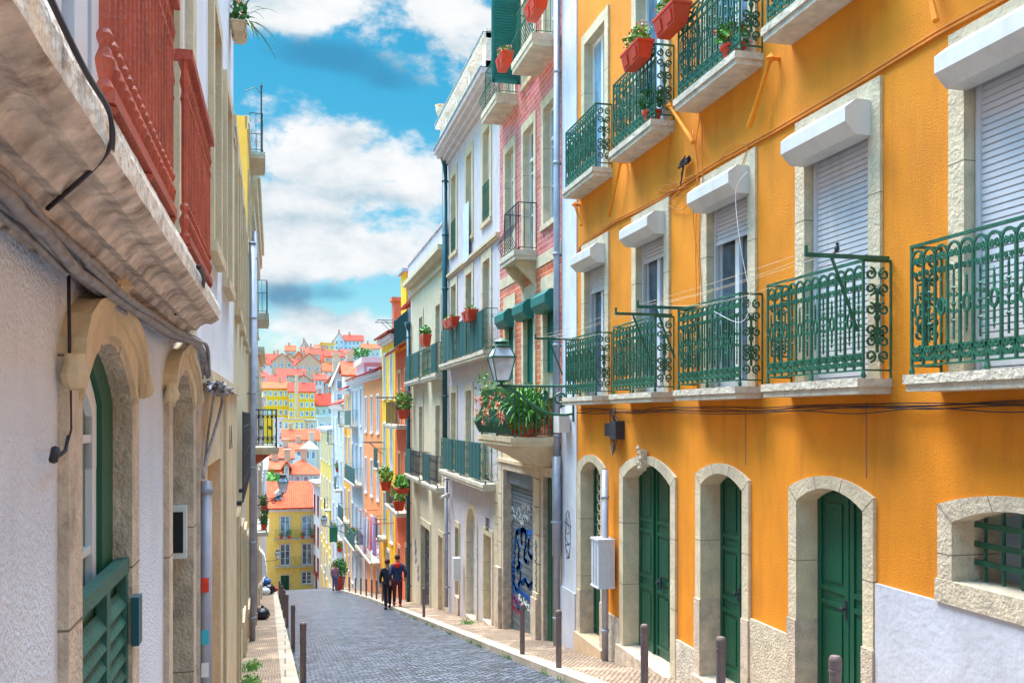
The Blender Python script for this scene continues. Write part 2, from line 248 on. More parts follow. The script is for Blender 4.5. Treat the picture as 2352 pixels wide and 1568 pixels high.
# ------------------------------------------------------------------ mesh building
class MB:
    def __init__(s): s.v = []; s.f = []; s.m = []; s.mats = []; s.cur = 0
    def mat(s, m):
        if m not in s.mats: s.mats.append(m)
        s.cur = s.mats.index(m); return s
    def face(s, pts):
        i = len(s.v); s.v += [Vector(p) for p in pts]; s.f.append(tuple(range(i, i+len(pts)))); s.m.append(s.cur)
    def hexa(s, p):   # 8 points: bottom 4, top 4
        i = len(s.v); s.v += [Vector(q) for q in p]
        for f in ((0, 3, 2, 1), (4, 5, 6, 7), (0, 1, 5, 4), (1, 2, 6, 5), (2, 3, 7, 6), (3, 0, 4, 7)):
            s.f.append(tuple(i+k for k in f)); s.m.append(s.cur)
    def box(s, f, s0, s1, h0, h1, d0, d1):
        s.hexa([f.W(*q) for q in ((s0, h0, d0), (s1, h0, d0), (s1, h0, d1), (s0, h0, d1), (s0, h1, d0), (s1, h1, d0), (s1, h1, d1), (s0, h1, d1))])
    def wbox(s, x0, x1, y0, y1, z0, z1):
        s.hexa([(x0, y0, z0), (x1, y0, z0), (x1, y1, z0), (x0, y1, z0), (x0, y0, z1), (x1, y0, z1), (x1, y1, z1), (x0, y1, z1)])
    def prism(s, a, b):   # two matching polygons
        n = len(a); i = len(s.v); s.v += [Vector(p) for p in a]+[Vector(p) for p in b]
        s.f.append(tuple(i+k for k in range(n))); s.m.append(s.cur); s.f.append(tuple(i+n+k for k in reversed(range(n)))); s.m.append(s.cur)
        for k in range(n):
            s.f.append((i+k, i+(k+1) % n, i+n+(k+1) % n, i+n+k)); s.m.append(s.cur)
    def tube(s, path, r, n=5, caps=True):
        P = [Vector(p) for p in path]; P = [p for k, p in enumerate(P) if k == 0 or (p-P[k-1]).length > 1e-6]
        if len(P) < 2: return
        rs = r if isinstance(r, (list, tuple)) else [r]*len(P)
        t0 = (P[1]-P[0]).normalized(); up = Vector((0, 0, 1)) if abs(t0.z) < .9 else Vector((1, 0, 0))
        nx = t0.cross(up).normalized(); base = len(s.v)
        for k, p in enumerate(P):
            t = (P[min(k+1, len(P)-1)]-P[max(k-1, 0)]).normalized()
            nx = (nx-t*nx.dot(t)); nx = nx.normalized() if nx.length > 1e-5 else t.orthogonal().normalized()
            ny = t.cross(nx)
            for j in range(n):
                a = 2*math.pi*(j+.5)/n; s.v.append(p+nx*math.cos(a)*rs[k]+ny*math.sin(a)*rs[k])
        for k in range(len(P)-1):
            for j in range(n):
                s.f.append((base+k*n+j, base+k*n+(j+1) % n, base+(k+1)*n+(j+1) % n, base+(k+1)*n+j)); s.m.append(s.cur)
        if caps:
            s.f.append(tuple(base+j for j in reversed(range(n)))); s.m.append(s.cur)
            e = base+(len(P)-1)*n; s.f.append(tuple(e+j for j in range(n))); s.m.append(s.cur)
    def lathe(s, c, prof, n=12, axis=Vector((0, 0, 1))):
        s.tube([Vector(c)+axis*h for r, h in prof], [max(r, 1e-4) for r, h in prof], n)
    def octa(s, c, a, b, cc):   # a, b, cc vectors of half size
        c = Vector(c); i = len(s.v); s.v += [c+a, c-a, c+b, c-b, c+cc, c-cc]
        for f in ((0, 2, 4), (2, 1, 4), (1, 3, 4), (3, 0, 4), (2, 0, 5), (1, 2, 5), (3, 1, 5), (0, 3, 5)):
            s.f.append(tuple(i+k for k in f)); s.m.append(s.cur)
    def ball(s, c, r, rz=None, nu=10, nv=7, jit=0, rn=rng):
        rz = rz or r; c = Vector(c); rx, ry = (r if isinstance(r, tuple) else (r, r)); i = len(s.v)
        for a in range(nv+1):
            th = math.pi*a/nv
            for b in range(nu):
                ph = 2*math.pi*b/nu; k = 1+(rn.uniform(-jit, jit) if 0 < a < nv else 0)
                s.v.append(c+Vector((rx*math.sin(th)*math.cos(ph)*k, ry*math.sin(th)*math.sin(ph)*k, rz*math.cos(th)*k)))
        for a in range(nv):
            for b in range(nu):
                s.f.append((i+a*nu+b, i+(a+1)*nu+b, i+(a+1)*nu+(b+1) % nu, i+a*nu+(b+1) % nu)); s.m.append(s.cur)
    def leaves(s, c, rad, n, size, rn=rng, drop=0):
        c = Vector(c)
        for _ in range(n):
            while True:
                q = Vector((rn.uniform(-1, 1), rn.uniform(-1, 1), rn.uniform(-1, 1)))
                if .25 < q.length < 1: break
            p = c+Vector((q.x*rad[0], q.y*rad[1], q.z*rad[2]-drop*q.length))
            d = Vector((rn.gauss(0, 1), rn.gauss(0, 1), rn.gauss(0, .8))).normalized(); e = d.orthogonal().normalized()
            e = Matrix.Rotation(rn.uniform(0, 6.3), 3, d) @ e; L = size*rn.uniform(.6, 1.3); Wd = L*.33
            s.face([p-d*L*.5, p+e*Wd, p+d*L*.5+d.cross(e)*L*.1, p-e*Wd])
    def blade(s, base, tip, bend, wd, seg=5):
        base, tip = Vector(base), Vector(tip); sd_ = (tip-base).cross(Vector((0, 0, 1)))
        sd_ = sd_.normalized() if sd_.length > 1e-4 else Vector((1, 0, 0)); pr = None
        for k in range(seg+1):
            t = k/seg; p = base.lerp(tip, t)+Vector((0, 0, bend*4*t*(1-t))); ww = wd*(1-t*.85)
            a, b = p-sd_*ww, p+sd_*ww
            if pr: s.face([pr[0], pr[1], b, a])
            pr = (a, b)
    def build(s, name, m=None, parent=None, loc=None, smooth=False):
        me = bpy.data.meshes.new(name)
        o0 = Vector(loc) if loc is not None else (ROOT[parent.name] if parent else Vector((0, 0, 0)))
        me.from_pydata([v-o0 for v in s.v], [], s.f)
        for mm in (s.mats or [m]): me.materials.append(M[mm] if isinstance(mm, str) else mm)
        for p, k in zip(me.polygons, s.m): p.material_index = min(k, len(me.materials)-1); p.use_smooth = smooth
        bm = bmesh.new(); bm.from_mesh(me); bmesh.ops.recalc_face_normals(bm, faces=bm.faces); bm.to_mesh(me); bm.free()
        o = bpy.data.objects.new(name, me); col.objects.link(o)
        if parent: o.parent = parent; ROOT[o.name] = ROOT[parent.name]
        else: o.location = o0; ROOT[o.name] = o0
        return o
ROOT = {}
def thing(name, label, cat, loc=(0, 0, 0), group=None):
    o = bpy.data.objects.new(name, None); o.empty_display_size = .2; col.objects.link(o); o.location = loc
    o['label'] = label; o['category'] = cat
    if group: o['group'] = group
    ROOT[o.name] = Vector(loc); return o
def tag(o, label=None, cat=None, group=None, kind=None):
    for k, v in (('label', label), ('category', cat), ('group', group), ('kind', kind)):
        if v: o[k] = v
    return o
def copy_tree(o, parent=None, loc=None):
    c = o.copy(); col.objects.link(c); c.parent = parent
    if loc is not None: c.location = loc
    ROOT[c.name] = Vector(c.location) if parent is None else ROOT[parent.name]
    for ch in list(o.children): copy_tree(ch, c)
    return c
class Fac:
    def __init__(s, x0, y0, x1, y1, side):
        s.p = Vector((x0, y0)); d = Vector((x1, y1))-s.p; s.L = d.length; s.a = d.normalized()
        s.n = Vector((-s.a.y, s.a.x)) if side == 'R' else Vector((s.a.y, -s.a.x))
    def W(s, a, h, d): q = s.p+s.a*a+s.n*d; return Vector((q.x, q.y, h))
    def S(s, px, d=0):
        r = dirpx(px, HOR); p = s.p+s.n*d; det = r.x*(-s.a.y)+s.a.x*r.y   # k*r - a*s = p
        return (p.x*r.y-p.y*r.x)/(r.x*s.a.y-r.y*s.a.x)
    def H(s, px, py, d=0):
        a = s.S(px, d); q = s.p+s.a*a+s.n*d; z = q.x*SN+q.y*CS
        return (HOR-py)*z/FP
    def PT(s, px, py, d=0): return s.W(s.S(px, d), s.H(px, py, d), d)
def at(px, py, Y):     # a point at street distance Y
    r = dirpx(px, py); k = Y/r.y; return Vector((r.x*k, Y, r.z*k))
def gz(t):
    if t <= 60: return -1.7-.158*t
    if t <= 100: d = t-60; return -11.18-.158*d-.001*d*d
    return -19.1
def arcpts(s0, s1, hs, rise, n=12):
    if rise <= 0: return [(s0, hs), (s1, hs)]
    w_ = (s1-s0)/2; c = (s0+s1)/2
    if rise >= w_*.98: return [(c-w_*math.cos(math.pi*k/n), hs+rise*math.sin(math.pi*k/n)) for k in range(n+1)]
    Rr = (w_*w_+rise*rise)/(2*rise); a = math.asin(min(1, w_/Rr))
    return [(c+Rr*math.sin(-a+2*a*k/n), hs+rise-Rr+Rr*math.cos(-a+2*a*k/n)) for k in range(n+1)]
def outline(s0, s1, h0, hs, rise, n=12): return [(s0, h0)]+arcpts(s0, s1, hs, rise, n)+[(s1, h0)]
def ring(mb, f, inner, outer, d_out, d_in, closed=False, jit=0):
    n = len(inner); rg = range(n if closed else n-1)
    for k in rg:
        j = (k+1) % n; a, b, c, d = inner[k], inner[j], outer[j], outer[k]
        mb.face([f.W(*a, d_out), f.W(*b, d_out), f.W(*c, d_out), f.W(*d, d_out)])
        mb.face([f.W(*a, d_out), f.W(*b, d_out), f.W(*b, d_in), f.W(*a, d_in)])
        mb.face([f.W(*d, d_out), f.W(*c, d_out), f.W(*c, -.02 if d_out > -.02 else d_in), f.W(*d, -.02 if d_out > -.02 else d_in)])
    if not closed:
        for k in (0, n-1): mb.face([f.W(*inner[k], d_out), f.W(*outer[k], d_out), f.W(*outer[k], -.02 if d_out > -.02 else d_in), f.W(*inner[k], d_in)])
def spiral(cx, cy, r, turns=1.4, a0=0, sg=1, n=11):
    return [(cx+r*(1-.75*k/n)*math.cos(a0+sg*2*math.pi*turns*k/n), cy+r*(1-.75*k/n)*math.sin(a0+sg*2*math.pi*turns*k/n)) for k in range(n+1)]
# ------------------------------------------------------------------ railings: P(u, v) maps panel coordinates to the world
def rail_ornate(mb, P, L, H, pitch=.135, r=.012, fine=True):
    n = max(2, round(L/pitch)); p = L/n; t = lambda pts, rr=r, k=4: mb.tube([P(*q) for q in pts], rr, k)
    mb.tube([P(-.01, H), P(L+.01, H)], .016, 4); t([(0, .07), (L, .07)], .011)
    ez = P(0, 1)-P(0, 0); eu = P(1, 0)-P(0, 0); en = eu.cross(ez).normalized()
    def dia(u, v, a, b): mb.octa(P(u, v), eu.normalized()*a, ez.normalized()*b, en*.012)
    for i in range(n+1):
        u = i*p; t([(u, .07), (u, H-.10 if 0 < i < n else H)], r*1.15)
        for v in (.30, .68): dia(u, v*H, .016, .022)
    for i in range(n):
        a = i*p; c = a+p/2; q = p/2
        t([(c-q*math.cos(math.pi*k/7), H-.115+q*1.1*math.sin(math.pi*k/7)) for k in range(8)])
        t([(c-q*math.cos(math.pi*k/7), .20-q*1.4*math.sin(math.pi*k/7)) for k in range(8)], r*1.2)
        for sg in (-1, 1):
            t(spiral(c+sg*q*.45, H-.125, q*.42, 1.2, math.pi/2, sg), r*.85)
            t(spiral(c+sg*q*.45, .19, q*.42, 1.2, -math.pi/2, -sg), r*1.0)
            t(spiral(c+sg*q*.45, .12, q*.34, 1.0, math.pi/2, sg, 8), r*.85); t(spiral(c+sg*q*.5, H-.22, q*.32, 1.0, -math.pi/2, -sg, 8), r*.8)
        if i % 2 == 0:
            t([(c, .24), (c, .76*H)], r*.7)
            dia(c, .72*H, .014, .05); dia(c, .62*H, .03, .022); dia(c, .5*H, .026, .045); dia(c, .38*H, .03, .022); dia(c, .29*H, .013, .05)
            for v in (.45*H, .57*H):
                for sg in (-1, 1): t(spiral(c+sg*.03, v, .018, .9, 0, sg, 6), r*.7, 3)
        else:
            t([(c+.034*math.cos(2*math.pi*k/10), .5*H+.062*math.sin(2*math.pi*k/10)) for k in range(11)], r)
            t([(c, .5*H+.06), (c, .5*H+.17)], r*.8); t([(c, .5*H-.06), (c, .5*H-.17)], r*.8)
            dia(c, .5*H+.19, .014, .035); dia(c, .5*H-.19, .014, .035)
            for sg in (-1, 1): dia(c+sg*.05, .5*H, .016, .012)
def rail_side(mb, P, L, H, r=.012):
    t = lambda pts, rr=r, k=4: mb.tube([P(*q) for q in pts], rr, k)
    mb.tube([P(0, H), P(L, H)], .016, 4); t([(0, .07), (L, .07)], .011)
    for u in (0, L): t([(u, .0), (u, H)], .014)
    c = L/2; ez = P(0, 1)-P(0, 0); eu = P(1, 0)-P(0, 0); en = eu.cross(ez).normalized()
    for sg in (-1, 1):
        for v, g in ((H-.11, 1), (H-.24, -1), (.19, -1), (.32, 1), (.5*H+.09, 1), (.5*H-.09, -1)):
            t(spiral(c+sg*L*.24, v, L*.20, 1.3, g*math.pi/2, sg*g, 12))
    t([(c, .22), (c, H-.26)], r*1.2)
    for v, a, b in ((.72, .02, .07), (.63, .05, .03), (.52, .035, .07), (.4, .05, .03), (.3, .02, .07)): mb.octa(P(c, v*H), eu.normalized()*a, ez.normalized()*b, en*.015)
def rail_bars(mb, P, L, H, pitch=.11, r=.008, rings=True, r2=.013):
    n = max(2, round(L/pitch)); p = L/n; t = lambda pts, rr=r, k=4: mb.tube([P(*q) for q in pts], rr, k)
    t([(0, H), (L, H)], r2); t([(0, .06), (L, .06)], r2*.8)
    for i in range(n+1): t([(i*p, .06), (i*p, .3*H), (i*p, .6*H), (i*p, H)], r)
    if rings:
        for i in range(n):
            c = (i+.5)*p
            t([(c+.36*p*math.cos(2*math.pi*k/8), .82*H+.36*p*math.sin(2*math.pi*k/8)) for k in range(9)], r*.8, 3)
            t([(c+.36*p*math.cos(2*math.pi*k/8), .22*H+.36*p*math.sin(2*math.pi*k/8)) for k in range(9)], r*.8, 3)
            if i % 2: t(spiral(c, .5*H, .45*p, 1.3), r*.8, 3)
# ------------------------------------------------------------------ buildings
class Building:
    def __init__(s, name, label, f, s0, s1, top, wallmat, depth=6, base=None, group=None, cat='building'):
        s.f, s.s0, s.s1, s.top, s.wm, s.dep = f, s0, s1, top, wallmat, depth
        p = f.W(s0, 0, 0); s.root = thing(name, label, cat, (p.x, p.y, gz(p.y)), group)
        s.base = base if base is not None else gz(f.W(s1, 0, 0).y)-.6
        s.holes = []; s.extra = MB()
    def part(s, name, mb, m, parent=None, **k): return mb.build(name, m, parent or s.root, **k)
    def finish(s, name='wall', splits=()):
        f = s.f; mb = MB()
        zones = [(s.base, s.wm)]+list(splits)+[(s.top, None)]
        for zi in range(len(zones)-1):
            za, zb, wm = zones[zi][0], zones[zi+1][0], zones[zi][1]; mb.mat(wm)
            ss = sorted({s.s0, s.s1}|{min(max(x, s.s0), s.s1) for h in s.holes for x in h[:2]}); hh = sorted({za, zb}|{min(max(x, za), zb) for h in s.holes for x in h[2:4]})
            for i in range(len(ss)-1):
                run = None
                for j in range(len(hh)-1):
                    cs, ch = (ss[i]+ss[i+1])/2, (hh[j]+hh[j+1])/2
                    inside = any(h[0] < cs < h[1] and h[2] < ch < h[3] for h in s.holes)
                    if not inside:
                        if run is None: run = hh[j]
                    if (inside or j == len(hh)-2) and run is not None:
                        e = hh[j] if inside else hh[j+1]
                        mb.face([f.W(ss[i], run, 0), f.W(ss[i+1], run, 0), f.W(ss[i+1], e, 0), f.W(ss[i], e, 0)]); run = None
        mb.mat(s.wm)
        for h in s.holes:
            if h[4] > 0:
                pts = arcpts(h[0], h[1], h[3]-h[4], h[4]); m2 = len(pts)//2
                for k in range(len(pts)-1):
                    a, b = pts[k], pts[k+1]; mb.face([f.W(*a, 0), f.W(*b, 0), f.W(b[0], h[3], 0), f.W(a[0], h[3], 0)])
        D = -s.dep
        for q in (s.s0, s.s1): mb.face([f.W(q, s.base, 0), f.W(q, s.base, D), f.W(q, s.top, D), f.W(q, s.top, 0)])
        mb.face([f.W(s.s0, s.base, D), f.W(s.s1, s.base, D), f.W(s.s1, s.top, D), f.W(s.s0, s.top, D)])
        mb.face([f.W(s.s0, s.top, 0), f.W(s.s1, s.top, 0), f.W(s.s1, s.top, D), f.W(s.s0, s.top, D)])
        return mb.build(name, s.wm, s.root)
    def opening(s, s0, s1, h0, h1, rise=0): s.holes.append((s0, s1, h0, h1, rise))
    def surround(s, parent, s0, s1, h0, h1, rise=0, w=.13, wt=None, proud=.035, depth=.2, stone='marble', sill=True, rise_o=None, name='stone_surround', foot=None, base_block=0):
        f = s.f; mb = MB(); wt = wt or w; n = 12
        inner = outline(s0, s1, h0, h1-rise, rise, n)
        ro = rise if rise_o is None else rise_o
        outer = outline(s0-w, s1+w, h0-(0 if not sill else 0), h1-rise+(wt if rise == 0 else wt*.75), ro, n) if rise else outline(s0-w, s1+w, h0, h1+wt, 0, n)
        ring(mb, f, inner, outer, proud, -depth)
        if sill: mb.box(f, s0-w-.02, s1+w+.02, h0-.10, h0, -depth, proud+.03)
        if base_block: 
            for q in (s0-w, s1): mb.box(f, q-.015, q+w+.015, h0-.3, h0+base_block, -depth, proud+.012)
        if w >= .13 and stone in ('marble', 'marblespeck', 'jamb'):
            mb.mats = [stone, 'mortar']; mb.m = [0]*len(mb.f); mb.cur = 1; q = proud+.0015; nk = len(inner)
            for hj in (h0+(h1-h0)*.33, h0+(h1-h0)*.66):
                if hj < h1-rise-.1:
                    for a_, b_ in ((s0-w-.001, s0+.001), (s1-.001, s1+w+.001)): mb.box(f, a_, b_, hj, hj+.007, -depth+.02, q)
            if rise:
                for k in (1, int(nk*.36), int(nk*.64), nk-2):
                    a_, b_ = Vector(inner[k]), Vector(outer[k]); tt = (b_-a_).normalized(); nn = Vector((-tt.y, tt.x))*.0035
                    mb.prism([f.W(x.x, x.y, -.01) for x in (a_+nn, b_+nn, b_-nn, a_-nn)], [f.W(x.x, x.y, q) for x in (a_+nn, b_+nn, b_-nn, a_-nn)])
        return mb.build(name, stone, parent)
    def window(s, s0, s1, h0, h1, w=.13, wt=None, depth=.17, cols=2, rows=3, frame='frame', glass='glass', stone='marble', sill=True, proud=.03, open_bottom=0, rise=0, top=None, fw=.05, name='window', label=None, fin=True):
        f = s.f; s.opening(s0, s1, h0, h1, rise)
        mb = MB(); hr = h1-rise*.6
        def bar(a, b, c, d, t=.045): mb.box(f, a, b, c, d, -depth-.01, -depth+t)
        bar(s0, s0+fw, h0, h1); bar(s1-fw, s1, h0, h1); bar(s0+fw, s1-fw, h0, h0+fw*1.6); bar(s0+fw, s1-fw, h1-fw, h1)
        W_ = s1-s0
        for k in range(1, cols): c = s0+W_*k/cols; bar(c-fw*.8, c+fw*.8, h0+fw*1.6, h1-fw, .055)
        for k in range(1, rows):
            c = h0+(h1-h0)*k/rows
            for j in range(cols):
                a = s0+W_*j/cols+fw*.8; b = s0+W_*(j+1)/cols-fw*.8; bar(max(a, s0+fw), min(b, s1-fw), c-.014, c+.014, .035)
        if top: c = h1-top; bar(s0+fw, s1-fw, c-.03, c+.03, .06)
        o = mb.build(name, frame, s.root)
        if label: o['label'] = label
        g = MB(); g.box(f, s0, s1, h0, h1, -depth-.03, -depth+.012); g.build('glass', glass, o)
        if fin: s.surround(o, s0, s1, h0, h1, rise, w, wt, proud, depth, stone, sill)
        return o
    def balcony(s, s0, s1, h, D=.3, H=1.0, thick=.13, style='ornate', iron='green', slab='slab', ends=(1, 1), label=None, belly=0, screen=None, pitch=.11, over=.02, barr=.008):
        f = s.f; mb = MB()
        mb.box(f, s0-over, s1+over, h-thick*.55, h, -.0, D+over+.02); mb.box(f, s0-over+.015, s1+over-.015, h-thick, h-thick*.55, 0, D+over)
        o = mb.build('balcony', slab, s.root)
        if label: o['label'] = label
        r = MB(); b0 = h+.0
        bul = (lambda v: belly*max(0, math.sin(math.pi*min(1, v/.62/H)))) if belly else (lambda v: 0)
        Pf = lambda u, v: f.W(s0+u, b0+v, D-.03+bul(v))
        L = s1-s0
        (rail_ornate(r, Pf, L, H) if style == 'ornate' else rail_bars(r, Pf, L, H, pitch, barr, rings=(style == 'rings')))
        for e, sx in ((ends[0], s0), (ends[1], s1)):
            if e:
                Ps = lambda u, v, sx=sx: f.W(sx, b0+v, D-.03-u)
                if style == 'ornate': rail_side(r, Ps, D-.03, H)
                else: rail_bars(r, Ps, D-.03, H, pitch, barr, rings=(style == 'rings'))
        for q in (s0, s1, (s0+s1)/2): r.lathe(f.W(q, h, D-.03), [(.018, 0), (.024, .03), (.012, .07)], 6)
        r.build('railing', iron, o)
        if screen:
            for (u0, u1) in screen:
                c = MB(); nn = 10
                for k in range(nn):
                    a, b = u0+(u1-u0)*k/nn, u0+(u1-u0)*(k+1)/nn; da, db = .012*math.sin(k*1.9), .012*math.sin((k+1)*1.9)
                    c.prism([Pf(a, .07), Pf(b, .07), Pf(b, H), Pf(a, H)], [Pf(a, .07)+Vector((f.n.x, f.n.y, 0))*(.02+da), Pf(b, .07)+Vector((f.n.x, f.n.y, 0))*(.02+db), Pf(b, H)+Vector((f.n.x, f.n.y, 0))*(.02+db), Pf(a, H)+Vector((f.n.x, f.n.y, 0))*(.02+da)])
                c.build('screen_panel', 'greensheet', o)
        return o
    def pipe(s, sx, h0, h1, d=.09, r=.05, m='pipe', name='drainpipe', hopper=False):
        mb = MB(); f = s.f; mb.tube([f.W(sx, h0, d), f.W(sx, h1, d)], r, 10)
        h = h0+.6
        while h < h1: mb.tube([f.W(sx, h, d), f.W(sx, h+.05, d)], r*1.22, 10); mb.box(f, sx-.015, sx+.015, h, h+.03, 0, d); h += 1.7
        if hopper: mb.prism([f.W(sx-r, h1-.02, d-r), f.W(sx+r, h1-.02, d-r), f.W(sx+r, h1-.02, d+r), f.W(sx-r, h1-.02, d+r)], [f.W(sx-.16, h1+.25, d-.08), f.W(sx+.16, h1+.25, d-.08), f.W(sx+.16, h1+.25, d+.14), f.W(sx-.16, h1+.25, d+.14)])
        return mb.build(name, m, s.root, smooth=True)
    def band(s, name, m, s0, s1, prof):   # moulding: list of (h0, h1, d)
        mb = MB()
        for h0, h1, d in prof: mb.box(s.f, s0, s1, h0, h1, -.05, d)
        return mb.build(name, m, s.root)
    def strokes(s, parent, name, m, polys, d=.012, wd=.02):
        mb = MB(); f = s.f
        for pl in polys:
            for (a, b) in zip(pl[:-1], pl[1:]):
                va = Vector(b)-Vector(a)
                if va.length < 1e-5: continue
                nn = Vector((-va.y, va.x)).normalized()*wd/2; e = va.normalized()*wd*.3
                q = [Vector(a)+nn-e, Vector(b)+nn+e, Vector(b)-nn+e, Vector(a)-nn-e]
                mb.prism([f.W(x[0], x[1], d) for x in q], [f.W(x[0], x[1], d-.004) for x in q])
        return mb.build(name, m, parent or s.root)
# ================================================================== SETTING: ground, road, pavements, kerbs
def XR(t): return 3.83 if t < 43 else 3.83-.03025*(t-43)
def XL(t): return .28 if t < 8 else .4-.015*t
def XLw(t):
    if t < 12.7: return -.62-.003*t
    if t < 27: return -.67-.0196*(t-12.7)
    if t < 64: return -.95-.0127*(t-27)
    return -1.42-.0137*(t-64)
def XRw(t): return 5.03 if t < 43 else 5.03-.03025*(t-43)
def strip(name, fx0, fx1, dz, m, t0=-14, t1=99.4, st=1.0, nx=1, crown=0, kind='structure', side=0):
    mb = MB(); ts = []; t = t0
    while t < t1: ts.append(t); t += st
    ts.append(t1); mb.mat(m)
    for a, b in zip(ts[:-1], ts[1:]):
        for k in range(nx):
            q = lambda t, u: (fx0(t)+(fx1(t)-fx0(t))*u, t, gz(t)+dz+crown*4*u*(1-u))
            u0, u1 = k/nx, (k+1)/nx
            mb.face([q(a, u0), q(a, u1), q(b, u1), q(b, u0)])
        if side:
            for fx in (fx0, fx1): mb.face([(fx(a), a, gz(a)+dz), (fx(b), b, gz(b)+dz), (fx(b), b, gz(b)+dz-side), (fx(a), a, gz(a)+dz-side)])
    o = mb.build(name, m); return tag(o, kind=kind)
strip('road', lambda t: XL(t)-.1, lambda t: XR(t)+.1, -.10, 'road', nx=6, crown=.03)
strip('pavement_left', lambda t: XLw(t)-.5, lambda t: XL(t)-.24, 0, 'pave')
strip('pavement_right', lambda t: XR(t)+.25, lambda t: XRw(t)+.5, 0, 'pave')
strip('kerb_left', lambda t: XL(t)-.25, XL, .012, 'kerb', side=.3)
strip('kerb_right', XR, lambda t: XR(t)+.26, .012, 'kerb', side=.3)
def terr(x, y):
    def base(y):
        if y < 100: return gz(y)-.7
        if y < 135: return -19.3
        if y < 300: return -19.3+(y-135)/165*17
        if y < 460: return -2.3+(y-300)/160*30
        return 27.7+(min(y, 700)-460)*.03
    b = base(y)
    if y > 160: b += 4*math.sin(x*.012+1.3)+3*math.sin(y*.02+x*.007)-3
    return b
mb = MB(); xs = [-900, -500, -300, -200, -140, -100, -70, -45, -25, -12, -6, -3, 0, 3, 6, 12, 25, 45, 70, 100, 140, 200, 300, 500, 900]
ys = [-300, -100, -40, -14, 0, 15, 30, 45, 60, 70, 80, 90, 100, 115, 135, 165, 200, 240, 280, 300, 330, 360, 400, 430, 460, 520, 600, 900, 1600]
for i in range(len(xs)-1):
    for j in range(len(ys)-1):
        mb.face([(x, y, terr(x, y)) for x, y in ((xs[i], ys[j]), (xs[i+1], ys[j]), (xs[i+1], ys[j+1]), (xs[i], ys[j+1]))])
tag(mb.build('ground', 'ground'), kind='structure')
mb = MB(); mb.face([(-14, 98.9, gz(99)-.11), (14, 98.9, gz(99)-.11), (14, 120, -19.21), (-14, 120, -19.21)]); tag(mb.build('cross_street', 'road'), kind='structure')
# ================================================================== RIGHT SIDE
FR = Fac(5.03, 0, 5.03, 1, 'R'); FR2 = Fac(5.03, 43, 3.457, 95, 'R')
# ---------------- orange house
OB = Building('orange_house', 'orange plastered house with green iron balconies and roller shutters on the right', FR, -3, 15.45, 9.6, 'orange', 7, base=-4.6)
CEN = [14.48, 12.10, 9.77, 7.60, 5.40, 3.15]
def door_leaf(b, s0, s1, h0, h1, depth, m='greendoor', leaves=2, panels=((.06, .36), (.42, .66), (.72, .95)), name='door', rise=0, fold=0):
    f = b.f; mb = MB(); lw = (s1-s0)/leaves
    for k in range(leaves):
        a = s0+k*lw; d = -depth-fold*(k % 2)
        mb.box(f, a+.004, a+lw-.004, h0, h1, d-.05, d)
        for sx in (a+.01, a+lw-.075): mb.box(f, sx, sx+.065, h0+.01, h1-.01, d, d+.018)
        for p0, p1 in panels:
            y0, y1 = h0+(h1-h0)*p0, h0+(h1-h0)*p1
            for yb in (y0, y1-.05): mb.box(f, a+.075, a+lw-.075, yb, yb+.05, d, d+.016)
            mb.box(f, a+.13, a+lw-.13, y0+.10, y1-.10, d, d+.012)
    o = mb.build(name, m, b.root); b.opening(s0, s1, h0, h1, rise)
    if m == 'greendoor' and s1-s0 > .7:
        k = MB(); sh_ = (s0+s1)/2+.05 if leaves > 1 else s0+.12; k.box(f, sh_-.02, sh_+.02, h0+1.0, h0+1.18, -depth, -depth+.026); k.lathe(f.W(sh_, h0+1.1, -depth+.02), [(.012, 0), (.012, .03), (.026, .04), (.028, .055), (.01, .068)], 8, Vector((f.n.x, f.n.y, 0))); k.build('door_handle', 'darkiron', o)
    return o
def shutter_slats(b, parent, s0, s1, h0, h1, depth, m='shutter', sl=.052, name='roller_shutter', gap=.004):
    mb = MB(); h = h1
    while h > h0+.01:
        l = max(h-sl+gap, h0); mb.prism([b.f.W(s0, l, -depth), b.f.W(s0, h, -depth), b.f.W(s0, h-.002, -depth+.010), b.f.W(s0, l+.006, -depth+.012)], [b.f.W(s1, l, -depth), b.f.W(s1, h, -depth), b.f.W(s1, h-.002, -depth+.010), b.f.W(s1, l+.006, -depth+.012)]); h -= sl
    mb.box(b.f, s0, s1, h0-.04, h0, -depth-.004, -depth+.022)
    for q in (s0-.04, s1): mb.box(b.f, q, q+.04, h0-.02 if h0 < 1 else h0-1.8, h1, -depth-.01, -depth+.035)
    mb.mat('dark'); mb.box(b.f, s0, s1, h0, h1, -depth-.03, -depth-.012)
    mb.mats = [m, 'dark']; mb.m = [0 if i < len(mb.m)-6 else 1 for i in range(len(mb.m))]
    return mb.build(name, m, parent)
def shutter_box(b, parent, s0, s1, h0, h1, D, m='shutterbox'):
    mb = MB(); c = (h1-h0)*.26
    pr = [(h0, 0), (h0, D*.62), (h0+c*1.3, D), (h1-c, D), (h1, D*.62), (h1, 0)]
    mb.prism([b.f.W(s0, h, d) for h, d in pr], [b.f.W(s1, h, d) for h, d in pr]); return mb.build('shutter_box', m, parent)
stop = [2.13, 2.26, 2.11, .36, .36, .36]
